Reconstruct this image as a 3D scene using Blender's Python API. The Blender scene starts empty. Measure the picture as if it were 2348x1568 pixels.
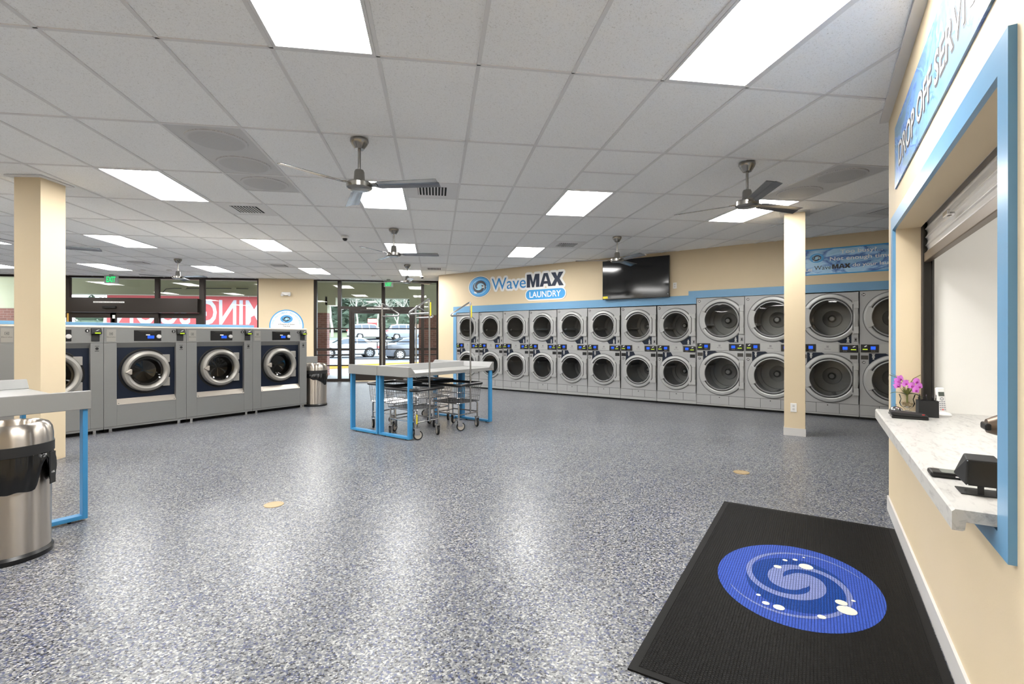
import bpy, bmesh, math, random
from mathutils import Matrix, Vector
random.seed(7)
SC = bpy.context.scene
C = SC.collection
PI = math.pi
R = math.radians

# ------------------------------------------------------------------ camera, world, exposure
F_PX, YAW, HY = 1130.78, 0.15412, 771.35
CAMZ, CEIL = 1.355, 3.048
cam = bpy.data.cameras.new('camera')
cam.sensor_width = 36.0
cam.lens = 36.0 * F_PX / 2348.0
cam.shift_y = -(784.0 - HY) / 2348.0
cam.clip_start = 0.02
cam.clip_end = 500
camo = bpy.data.objects.new('camera', cam)
camo.location = (0, 0, CAMZ)
camo.rotation_euler = (PI / 2, 0, -YAW)
C.objects.link(camo)
SC.camera = camo
SC.view_settings.view_transform = 'Standard'
SC.view_settings.look = 'None'
SC.view_settings.exposure = 1.64
SC.view_settings.gamma = 1.0
SC.view_settings.use_curve_mapping = False

PANEL_L = 13.0         # radiance of the ceiling light panels
SKY_L = 2.9            # overcast sky

W = bpy.data.worlds.new('sky')
SC.world = W
W.use_nodes = True
wn = W.node_tree.nodes
wl = W.node_tree.links
wn.clear()
wo = wn.new('ShaderNodeOutputWorld')
wb = wn.new('ShaderNodeBackground')
wt = wn.new('ShaderNodeTexCoord')
wz = wn.new('ShaderNodeTexNoise')
wz.inputs['Scale'].default_value = 3.0
wz.inputs['Detail'].default_value = 5.0
wr = wn.new('ShaderNodeValToRGB')
wr.color_ramp.elements[0].position = 0.35
wr.color_ramp.elements[0].color = (0.72, 0.83, 1.0, 1)
wr.color_ramp.elements[1].position = 0.65
wr.color_ramp.elements[1].color = (0.95, 0.97, 1.0, 1)
wl.new(wt.outputs['Generated'], wz.inputs['Vector'])
wl.new(wz.outputs['Fac'], wr.inputs['Fac'])
wl.new(wr.outputs['Color'], wb.inputs['Color'])
wb.inputs['Strength'].default_value = SKY_L
wl.new(wb.outputs['Background'], wo.inputs['Surface'])


# ------------------------------------------------------------------ materials
def lin(c):
    return tuple(((v / 255.0) / 12.92 if v / 255.0 <= 0.04045 else ((v / 255.0 + 0.055) / 1.055) ** 2.4) for v in c[:3])


def newmat(name):
    m = bpy.data.materials.new(name)
    m.use_nodes = True
    n = m.node_tree.nodes
    return m, n, m.node_tree.links, n['Principled BSDF']


def mat(name, col, rough=0.5, metal=0.0, spec=0.5, noise=0.0, nscale=20.0, bump=0.0, bscale=200.0, coat=0.0, emit=0.0, stretch=None):
    m, n, l, b = newmat(name)
    c = lin(col)
    b.inputs['Base Color'].default_value = (*c, 1)
    b.inputs['Roughness'].default_value = rough
    b.inputs['Metallic'].default_value = metal
    b.inputs['Specular IOR Level'].default_value = spec
    b.inputs['Coat Weight'].default_value = coat
    if emit > 0:
        b.inputs['Emission Color'].default_value = (*c, 1)
        b.inputs['Emission Strength'].default_value = emit
    if noise > 0 or bump > 0:
        tc = n.new('ShaderNodeTexCoord')
        mp = n.new('ShaderNodeMapping')
        if stretch:
            mp.inputs['Scale'].default_value = stretch
        l.new(tc.outputs['Object'], mp.inputs['Vector'])
    if noise > 0:
        t = n.new('ShaderNodeTexNoise')
        t.inputs['Scale'].default_value = nscale
        t.inputs['Detail'].default_value = 6
        l.new(mp.outputs['Vector'], t.inputs['Vector'])
        mx = n.new('ShaderNodeMixRGB')
        mx.inputs['Color1'].default_value = (*[v * (1 - noise) for v in c], 1)
        mx.inputs['Color2'].default_value = (*[min(1, v * (1 + noise)) for v in c], 1)
        l.new(t.outputs['Fac'], mx.inputs['Fac'])
        l.new(mx.outputs['Color'], b.inputs['Base Color'])
    if bump > 0:
        t2 = n.new('ShaderNodeTexNoise')
        t2.inputs['Scale'].default_value = bscale
        t2.inputs['Detail'].default_value = 3
        l.new(mp.outputs['Vector'], t2.inputs['Vector'])
        bp = n.new('ShaderNodeBump')
        bp.inputs['Strength'].default_value = bump
        bp.inputs['Distance'].default_value = 0.002
        l.new(t2.outputs['Fac'], bp.inputs['Height'])
        l.new(bp.outputs['Normal'], b.inputs['Normal'])
    return m


def emis(name, col, s):
    m = bpy.data.materials.new(name)
    m.use_nodes = True
    n = m.node_tree.nodes
    n.clear()
    o = n.new('ShaderNodeOutputMaterial')
    e = n.new('ShaderNodeEmission')
    e.inputs['Color'].default_value = (*col, 1)
    e.inputs['Strength'].default_value = s
    m.node_tree.links.new(e.outputs[0], o.inputs[0])
    return m


def glassmat(name, tint, refl=0.06, rough=0.0, ior=1.5):
    m = bpy.data.materials.new(name)
    m.use_nodes = True
    n = m.node_tree.nodes
    l = m.node_tree.links
    n.clear()
    o = n.new('ShaderNodeOutputMaterial')
    t = n.new('ShaderNodeBsdfTransparent')
    t.inputs['Color'].default_value = (*tint, 1)
    g = n.new('ShaderNodeBsdfGlossy')
    g.inputs['Roughness'].default_value = rough
    f = n.new('ShaderNodeFresnel')
    f.inputs['IOR'].default_value = ior
    mx = n.new('ShaderNodeMixShader')
    ad = n.new('ShaderNodeMath')
    ad.operation = 'ADD'
    ad.use_clamp = True
    ad.inputs[1].default_value = refl
    l.new(f.outputs[0], ad.inputs[0])
    l.new(ad.outputs[0], mx.inputs[0])
    l.new(t.outputs[0], mx.inputs[1])
    l.new(g.outputs[0], mx.inputs[2])
    l.new(mx.outputs[0], o.inputs[0])
    return m


M = {}
M['wall'] = mat('beige_paint', (208, 191, 161), 0.6, spec=0.3, noise=0.03, nscale=3, bump=0.12, bscale=120)
M['white_wall'] = mat('white_paint', (224, 222, 216), 0.6, spec=0.3, noise=0.02, nscale=3)
M['blue_paint'] = mat('blue_trim_paint', (100, 148, 184), 0.32, noise=0.04, nscale=4)
M['blue_leg'] = mat('blue_powder_coat', (58, 134, 184), 0.35, noise=0.03)
M['grid'] = mat('ceiling_grid_white', (222, 221, 220), 0.6)
M['baseboard'] = mat('grey_vinyl_base', (196, 194, 192), 0.45)
M['laminate'] = mat('grey_moulded_laminate', (134, 134, 133), 0.4, noise=0.05, nscale=300)
M['dryer'] = mat('dryer_silver_paint', (156, 157, 157), 0.42, metal=0.35, noise=0.02, nscale=5)
M['dryer_ring'] = mat('dryer_door_silver', (162, 163, 162), 0.38, metal=0.35)
M['washer'] = mat('washer_grey_steel', (130, 130, 129), 0.4, metal=0.35, noise=0.03, nscale=3, stretch=(1, 1, 30))
M['washer_top'] = mat('washer_brushed_top', (188, 180, 168), 0.3, metal=0.7)
M['washer_lip'] = mat('washer_ledge_steel', (170, 163, 153), 0.4, metal=0.4)
M['washer_ring'] = mat('washer_door_cast', (152, 149, 143), 0.42, metal=0.45)
M['navy'] = mat('navy_panel', (8, 20, 38), 0.5, spec=0.3)
M['black'] = mat('black_plastic', (16, 16, 17), 0.3)
M['black_matte'] = mat('black_matte', (22, 22, 23), 0.6)
M['dark_gap'] = mat('dark_recess', (10, 10, 10), 0.8)
M['gasket'] = mat('dark_rubber_gasket', (52, 52, 52), 0.5)
M['drum'] = mat('galvanised_drum', (158, 159, 158), 0.42, metal=0.45, noise=0.06, nscale=60)
M['drum_dark'] = mat('stainless_drum', (120, 116, 110), 0.3, metal=0.8)
M['chrome'] = mat('chrome', (205, 205, 206), 0.1, metal=1.0)
M['wire'] = mat('chrome_wire', (178, 178, 178), 0.22, metal=0.95)
M['brushed'] = mat('brushed_steel', (196, 187, 174), 0.24, metal=1.0, noise=0.05, nscale=8, stretch=(30, 30, 1))
M['nickel'] = mat('brushed_nickel', (150, 147, 142), 0.26, metal=1.0)
M['blade'] = mat('fan_blade_metal', (150, 150, 152), 0.2, metal=1.0)
M['white_plastic'] = mat('white_plastic', (226, 225, 222), 0.35)
M['sign_white'] = mat('sign_white_vinyl', (228, 228, 226), 0.4)
M['sign_blue'] = mat('sign_blue_vinyl', (58, 152, 214), 0.4)
M['sign_lblue'] = mat('sign_light_blue_vinyl', (150, 204, 228), 0.4)
M['sign_navy'] = mat('sign_navy_vinyl', (28, 40, 62), 0.4)
M['letter_blue'] = mat('letter_blue_vinyl', (44, 132, 196), 0.4)
M['light_letter'] = mat('pale_blue_letter', (140, 196, 226), 0.45)
M['grey_letter'] = mat('grey_print', (70, 70, 72), 0.5)
M['dark_letter'] = mat('dark_print', (40, 38, 40), 0.5)
M['white_letter'] = mat('white_print', (236, 236, 234), 0.5)
M['lcd_blue'] = emis('lcd_blue', (0.03, 0.12, 0.85), 0.42)
M['lcd_green'] = emis('lcd_green', (0.62, 0.85, 0.05), 0.36)
M['exit_green'] = emis('exit_green', (0.03, 0.9, 0.22), 0.42)
M['exit_face'] = mat('exit_plate_grey', (150, 156, 152), 0.4)
M['panel'] = emis('led_panel', (1.0, 0.982, 0.955), PANEL_L)
M['office_panel'] = emis('office_led_panel', (1.0, 0.965, 0.925), 3.0)
M['frame_dark'] = mat('bronze_aluminium', (40, 34, 30), 0.4, metal=0.4)
M['glass'] = glassmat('storefront_glass', (0.93, 0.96, 0.95), 0.0, ior=1.30)
M['door_glass'] = glassmat('appliance_glass', (0.72, 0.73, 0.73), 0.0, ior=1.36)
M['washer_glass'] = glassmat('washer_glass', (0.35, 0.34, 0.33), 0.04)
M['clear_glass'] = glassmat('clear_glass', (0.975, 0.98, 0.98), 0.01, ior=1.10)
M['olive'] = mat('olive_soffit_paint', (172, 170, 142), 0.7, noise=0.06, nscale=2)
M['rubber'] = mat('black_rubber', (17, 16, 15), 0.5, spec=0.12)
M['bag'] = mat('black_bin_bag', (12, 12, 13), 0.22, bump=0.6, bscale=14)
M['yellow'] = mat('yellow_label', (226, 208, 20), 0.5)
M['wheel_grey'] = mat('grey_caster_wheel', (176, 170, 160), 0.5)
M['tv'] = mat('tv_screen_black', (5, 5, 6), 0.09, spec=0.6)
M['brass'] = mat('brass_drain', (168, 146, 110), 0.5, metal=0.4)
M['red'] = mat('red_banner', (216, 104, 104), 0.6, noise=0.06, nscale=1.5)
M['banner_white'] = mat('banner_letter_white', (222, 224, 234), 0.6)
M['steel_curtain'] = mat('galvanised_curtain', (226, 223, 219), 0.34, metal=0.3, noise=0.05, nscale=3, stretch=(1, 8, 8))
M['bronze_bar'] = mat('bronze_bottom_bar', (104, 90, 78), 0.4, metal=0.6)
M['track'] = mat('dark_steel_track', (62, 60, 57), 0.4, metal=0.5)
M['asphalt'] = mat('asphalt', (84, 89, 97), 0.5, noise=0.12, nscale=0.6)
M['concrete'] = mat('concrete_walk', (124, 127, 132), 0.6, noise=0.08, nscale=1.5)
M['curb_yellow'] = mat('yellow_kerb_paint', (190, 146, 60), 0.6, noise=0.12, nscale=6)
M['grass'] = mat('grass_verge', (84, 92, 64), 0.9, noise=0.3, nscale=2)
M['bark'] = mat('grey_bark', (150, 146, 138), 0.9, noise=0.2, nscale=5)
M['evergreen'] = mat('evergreen_needles', (80, 96, 82), 0.9, noise=0.4, nscale=1.2)
M['car_white'] = mat('white_car_paint', (178, 182, 190), 0.25, coat=0.5)
M['car_grey'] = mat('grey_car_paint', (92, 96, 104), 0.28, metal=0.4, coat=0.5)
M['car_silver'] = mat('silver_car_paint', (130, 138, 150), 0.28, metal=0.3, coat=0.5)
M['car_glass'] = mat('dark_car_glass', (62, 72, 84), 0.08)
M['tyre'] = mat('tyre_rubber', (26, 26, 27), 0.8)
M['rim'] = mat('alloy_rim', (190, 192, 196), 0.3, metal=0.7)
M['red_lamp'] = mat('red_tail_lamp', (226, 60, 52), 0.3)
M['brown_fence'] = mat('brown_fence_wood', (120, 100, 88), 0.8, noise=0.2)
M['petal'] = mat('orchid_petal', (226, 132, 226), 0.5, noise=0.18, nscale=40)
M['petal_dark'] = mat('orchid_lip', (160, 36, 140), 0.5)
M['leaf'] = mat('orchid_leaf', (52, 82, 46), 0.4)
M['stem'] = mat('orchid_stem', (110, 112, 56), 0.6)
M['pebble'] = mat('pebbles', (150, 128, 92), 0.4, noise=0.5, nscale=60)
M['badge'] = mat('black_badge', (14, 14, 14), 0.4)
M['card'] = mat('white_card', (240, 240, 240), 0.4)
M['key'] = mat('phone_keys', (150, 152, 156), 0.5)
M['screen_grey'] = mat('grey_lcd', (84, 90, 84), 0.2)
M['scanner_blue'] = emis('scanner_lamp_blue', (0.1, 0.3, 0.95), 0.4)
M['mat_blue'] = mat('mat_print_blue', (70, 106, 200), 0.55, bump=0.0)
M['mat_dark'] = mat('mat_print_dark_blue', (14, 78, 164), 0.55)
M['mat_light'] = mat('mat_print_pale_blue', (150, 166, 218), 0.55)
M['mat_white'] = mat('mat_print_white', (196, 194, 180), 0.55)


def mk_brushed():
    m, n, l, b = newmat('brushed_steel')
    b.inputs['Base Color'].default_value = (*lin((188, 180, 170)), 1)
    b.inputs['Metallic'].default_value = 1.0
    b.inputs['Roughness'].default_value = 0.28
    b.inputs['Anisotropic'].default_value = 0.97
    t = n.new('ShaderNodeTangent')
    t.direction_type = 'RADIAL'
    t.axis = 'Z'
    l.new(t.outputs['Tangent'], b.inputs['Tangent'])
    b.inputs['Anisotropic Rotation'].default_value = 0.25
    return m


def mk_banner():
    m, n, l, b = newmat('red_banner_cloth')
    return m


def mk_tile():
    m, n, l, b = newmat('acoustic_tile')
    tc = n.new('ShaderNodeTexCoord')
    gi = n.new('ShaderNodeObjectInfo')
    ad = n.new('ShaderNodeVectorMath')
    ad.operation = 'ADD'
    l.new(tc.outputs['Object'], ad.inputs[0])
    l.new(gi.outputs['Location'], ad.inputs[1])
    t = n.new('ShaderNodeTexNoise')
    t.inputs['Scale'].default_value = 120
    t.inputs['Detail'].default_value = 4
    t.inputs['Roughness'].default_value = 0.65
    t.inputs['Distortion'].default_value = 1.2
    l.new(ad.outputs[0], t.inputs['Vector'])
    r = n.new('ShaderNodeValToRGB')
    r.color_ramp.elements[0].position = 0.34
    r.color_ramp.elements[0].color = (*lin((212, 210, 206)), 1)
    r.color_ramp.elements[1].position = 0.44
    r.color_ramp.elements[1].color = (*lin((246, 246, 245)), 1)
    l.new(t.outputs['Fac'], r.inputs['Fac'])
    l.new(r.outputs['Color'], b.inputs['Base Color'])
    b.inputs['Roughness'].default_value = 0.9
    b.inputs['Specular IOR Level'].default_value = 0.1
    bp = n.new('ShaderNodeBump')
    bp.inputs['Strength'].default_value = 0.25
    bp.inputs['Distance'].default_value = 0.002
    l.new(t.outputs['Fac'], bp.inputs['Height'])
    l.new(bp.outputs['Normal'], b.inputs['Normal'])
    return m


def mk_floor():
    m, n, l, b = newmat('flake_epoxy_floor')
    tc = n.new('ShaderNodeTexCoord')
    v = n.new('ShaderNodeTexVoronoi')
    v.inputs['Scale'].default_value = 125
    v.inputs['Randomness'].default_value = 1.0
    ns = n.new('ShaderNodeTexNoise')
    ns.inputs['Scale'].default_value = 160
    ns.inputs['Detail'].default_value = 2
    l.new(tc.outputs['Object'], ns.inputs['Vector'])
    va = n.new('ShaderNodeVectorMath')
    va.operation = 'SCALE'
    va.inputs['Scale'].default_value = 0.010
    l.new(ns.outputs['Color'], va.inputs[0])
    vb = n.new('ShaderNodeVectorMath')
    vb.operation = 'ADD'
    l.new(tc.outputs['Object'], vb.inputs[0])
    l.new(va.outputs[0], vb.inputs[1])
    l.new(vb.outputs[0], v.inputs['Vector'])
    sp = n.new('ShaderNodeSeparateColor')
    l.new(v.outputs['Color'], sp.inputs[0])
    r = n.new('ShaderNodeValToRGB')
    r.color_ramp.interpolation = 'CONSTANT'
    e = r.color_ramp.elements
    stops = [(0.0, (26, 28, 34)), (0.12, (52, 60, 94)), (0.20, (74, 82, 104)), (0.31, (90, 92, 96)), (0.52, (112, 113, 114)), (0.74, (134, 135, 134)), (0.89, (162, 162, 159))]
    e[0].position, e[0].color = stops[0][0], (*lin(stops[0][1]), 1)
    e[1].position, e[1].color = stops[1][0], (*lin(stops[1][1]), 1)
    for p, c in stops[2:]:
        x = e.new(p)
        x.color = (*lin(c), 1)
    l.new(sp.outputs[0], r.inputs['Fac'])
    # broad wear clouding of the floor
    n2 = n.new('ShaderNodeTexNoise')
    n2.inputs['Scale'].default_value = 0.9
    n2.inputs['Detail'].default_value = 4
    l.new(tc.outputs['Object'], n2.inputs['Vector'])
    mr = n.new('ShaderNodeMapRange')
    mr.inputs['From Min'].default_value = 0.35
    mr.inputs['From Max'].default_value = 0.65
    mr.inputs['To Min'].default_value = 0.84
    mr.inputs['To Max'].default_value = 1.0
    l.new(n2.outputs['Fac'], mr.inputs['Value'])
    hs = n.new('ShaderNodeMixRGB')
    hs.blend_type = 'MULTIPLY'
    hs.inputs['Fac'].default_value = 1
    l.new(r.outputs['Color'], hs.inputs['Color1'])
    l.new(mr.outputs[0], hs.inputs['Color2'])
    l.new(hs.outputs['Color'], b.inputs['Base Color'])
    b.inputs['Roughness'].default_value = 0.31
    b.inputs['Specular IOR Level'].default_value = 0.27
    n3 = n.new('ShaderNodeTexNoise')
    n3.inputs['Scale'].default_value = 55
    l.new(tc.outputs['Object'], n3.inputs['Vector'])
    bp = n.new('ShaderNodeBump')
    bp.inputs['Strength'].default_value = 0.22
    bp.inputs['Distance'].default_value = 0.002
    l.new(n3.outputs['Fac'], bp.inputs['Height'])
    l.new(bp.outputs['Normal'], b.inputs['Normal'])
    return m


def mk_brick():
    m, n, l, b = newmat('brown_brick')
    tc = n.new('ShaderNodeTexCoord')
    mp = n.new('ShaderNodeMapping')
    mp.inputs['Rotation'].default_value = (PI / 2, 0, 0)
    t = n.new('ShaderNodeTexBrick')
    t.inputs['Color1'].default_value = (*lin((124, 78, 66)), 1)
    t.inputs['Color2'].default_value = (*lin((104, 64, 54)), 1)
    t.inputs['Mortar'].default_value = (*lin((134, 110, 100)), 1)
    t.inputs['Scale'].default_value = 1.0
    t.inputs['Brick Width'].default_value = 0.2
    t.inputs['Row Height'].default_value = 0.075
    t.inputs['Mortar Size'].default_value = 0.007
    l.new(tc.outputs['Object'], mp.inputs['Vector'])
    l.new(mp.outputs['Vector'], t.inputs['Vector'])
    l.new(t.outputs['Color'], b.inputs['Base Color'])
    b.inputs['Roughness'].default_value = 0.8
    return m


def mk_marble():
    m, n, l, b = newmat('pale_marble_laminate')
    tc = n.new('ShaderNodeTexCoord')
    mp = n.new('ShaderNodeMapping')
    mp.inputs['Scale'].default_value = (3.0, 11.0, 11.0)
    mp.inputs['Rotation'].default_value = (0, 0, 0.25)
    t = n.new('ShaderNodeTexNoise')
    t.inputs['Scale'].default_value = 3.2
    t.inputs['Detail'].default_value = 7
    t.inputs['Roughness'].default_value = 0.65
    t.inputs['Distortion'].default_value = 0.7
    l.new(tc.outputs['Object'], mp.inputs['Vector'])
    l.new(mp.outputs['Vector'], t.inputs['Vector'])
    r = n.new('ShaderNodeValToRGB')
    r.color_ramp.elements[0].position = 0.30
    r.color_ramp.elements[0].color = (*lin((148, 145, 143)), 1)
    r.color_ramp.elements[1].position = 0.50
    r.color_ramp.elements[1].color = (*lin((186, 184, 179)), 1)
    l.new(t.outputs['Fac'], r.inputs['Fac'])
    l.new(r.outputs['Color'], b.inputs['Base Color'])
    b.inputs['Roughness'].default_value = 0.35
    return m


def mk_water(name, base=(150, 192, 220)):
    # printed water picture on the sign panels
    m, n, l, b = newmat(name)
    tc = n.new('ShaderNodeTexCoord')
    mp = n.new('ShaderNodeMapping')
    mp.inputs['Scale'].default_value = (1.3, 1.0, 3.0)
    mp.inputs['Rotation'].default_value = (0, 0.25, 0)
    t = n.new('ShaderNodeTexNoise')
    t.inputs['Scale'].default_value = 1.5
    t.inputs['Detail'].default_value = 8
    t.inputs['Roughness'].default_value = 0.55
    t.inputs['Distortion'].default_value = 0.9
    l.new(tc.outputs['Object'], mp.inputs['Vector'])
    l.new(mp.outputs['Vector'], t.inputs['Vector'])
    r = n.new('ShaderNodeValToRGB')
    e = r.color_ramp.elements
    st = [(0.30, base), (0.44, tuple(min(255, c + 22) for c in base)), (0.50, (104, 146, 206)), (0.535, (64, 100, 170)), (0.56, (122, 168, 214)), (0.62, base), (0.75, tuple(min(255, c + 30) for c in base))]
    e[0].position, e[0].color = st[0][0], (*lin(st[0][1]), 1)
    e[1].position, e[1].color = st[1][0], (*lin(st[1][1]), 1)
    for p, c in st[2:]:
        x = e.new(p)
        x.color = (*lin(c), 1)
    l.new(t.outputs['Fac'], r.inputs['Fac'])
    l.new(r.outputs['Color'], b.inputs['Base Color'])
    b.inputs['Roughness'].default_value = 0.4
    return m


def mk_studs(base, name):
    # rubber scraper mat: rows of fine raised studs
    m, n, l, b = newmat(name)
    b.inputs['Base Color'].default_value = (*lin(base), 1)
    b.inputs['Roughness'].default_value = 0.5
    b.inputs['Specular IOR Level'].default_value = 0.10
    tc = n.new('ShaderNodeTexCoord')
    mp = n.new('ShaderNodeMapping')
    mp.inputs['Scale'].default_value = (78, 78, 1)
    l.new(tc.outputs['Object'], mp.inputs['Vector'])
    t = n.new('ShaderNodeTexBrick')
    t.inputs['Scale'].default_value = 1.0
    t.inputs['Brick Width'].default_value = 1.0
    t.inputs['Row Height'].default_value = 1.0
    t.inputs['Mortar Size'].default_value = 0.16
    t.inputs['Mortar Smooth'].default_value = 0.8
    t.inputs['Color1'].default_value = (1, 1, 1, 1)
    t.inputs['Color2'].default_value = (1, 1, 1, 1)
    t.inputs['Mortar'].default_value = (0, 0, 0, 1)
    l.new(mp.outputs['Vector'], t.inputs['Vector'])
    bp = n.new('ShaderNodeBump')
    bp.inputs['Strength'].default_value = 1.0
    bp.inputs['Distance'].default_value = 0.006
    l.new(t.outputs['Color'], bp.inputs['Height'])
    l.new(bp.outputs['Normal'], b.inputs['Normal'])
    mx = n.new('ShaderNodeMixRGB')
    c = lin(base)
    mx.inputs['Color1'].default_value = (*[v * 0.45 for v in c], 1)
    mx.inputs['Color2'].default_value = (*c, 1)
    l.new(t.outputs['Color'], mx.inputs['Fac'])
    l.new(mx.outputs['Color'], b.inputs['Base Color'])
    return m


def mk_perf():
    m, n, l, b = newmat('perforated_plate')
    tc = n.new('ShaderNodeTexCoord')
    v = n.new('ShaderNodeTexVoronoi')
    v.inputs['Scale'].default_value = 90
    v.inputs['Randomness'].default_value = 0.0
    l.new(tc.outputs['Object'], v.inputs['Vector'])
    r = n.new('ShaderNodeValToRGB')
    r.color_ramp.elements[0].position = 0.25
    r.color_ramp.elements[0].color = (*lin((146, 145, 144)), 1)
    r.color_ramp.elements[1].position = 0.35
    r.color_ramp.elements[1].color = (*lin((202, 201, 200)), 1)
    l.new(v.outputs['Distance'], r.inputs['Fac'])
    l.new(r.outputs['Color'], b.inputs['Base Color'])
    b.inputs['Roughness'].default_value = 0.6
    return m


M['brushed'] = mk_brushed()
M['tile'] = mk_tile()
M['floor'] = mk_floor()
M['brick'] = mk_brick()
M['marble'] = mk_marble()
M['water'] = mk_water('water_print')
M['print_white'] = mat('sign_print_white', (196, 195, 192), 0.5)
M['water2'] = mk_water('water_print_pale', (88, 122, 146))
M['studs'] = mk_studs((14, 13, 12), 'studded_rubber')
M['mat_blue'] = mk_studs((54, 84, 176), 'studded_print_blue')
M['mat_dark'] = mk_studs((8, 60, 140), 'studded_print_dark_blue')
M['mat_light'] = mk_studs((122, 134, 186), 'studded_print_pale_blue')
M['perf'] = mk_perf()
for k_ in ('red', 'banner_white'):
    n_ = M[k_].node_tree.nodes
    l_ = M[k_].node_tree.links
    tr_ = n_.new('ShaderNodeBsdfTranslucent')
    tr_.inputs['Color'].default_value = (*lin((196, 96, 98) if k_ == 'red' else (196, 198, 208)), 1)
    mx_ = n_.new('ShaderNodeMixShader')
    mx_.inputs[0].default_value = 0.6
    o_ = [q_ for q_ in n_ if q_.type == 'OUTPUT_MATERIAL'][0]
    l_.new(n_['Principled BSDF'].outputs[0], mx_.inputs[1])
    l_.new(tr_.outputs[0], mx_.inputs[2])
    l_.new(mx_.outputs[0], o_.inputs['Surface'])

# ------------------------------------------------------------------ mesh builder
_txt = {}


def text_geo(s, bold=0.0, shear=0.0):
    k = (s, bold, shear)
    if k in _txt:
        return _txt[k]
    cu = bpy.data.curves.new('t', 'FONT')
    cu.body = s
    cu.size = 1.0
    cu.offset = bold
    cu.shear = shear
    cu.resolution_u = 3
    o = bpy.data.objects.new('t', cu)
    C.objects.link(o)
    dg = bpy.context.evaluated_depsgraph_get()
    me = bpy.data.meshes.new_from_object(o.evaluated_get(dg))
    v = [tuple(x.co) for x in me.vertices]
    f = [tuple(p.vertices) for p in me.polygons]
    bpy.data.objects.remove(o)
    bpy.data.curves.remove(cu)
    bpy.data.meshes.remove(me)
    x0 = min(p[0] for p in v)
    x1 = max(p[0] for p in v)
    y0 = min(p[1] for p in v)
    y1 = max(p[1] for p in v)
    _txt[k] = (v, f, x0, x1, y0, y1)
    return _txt[k]


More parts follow.
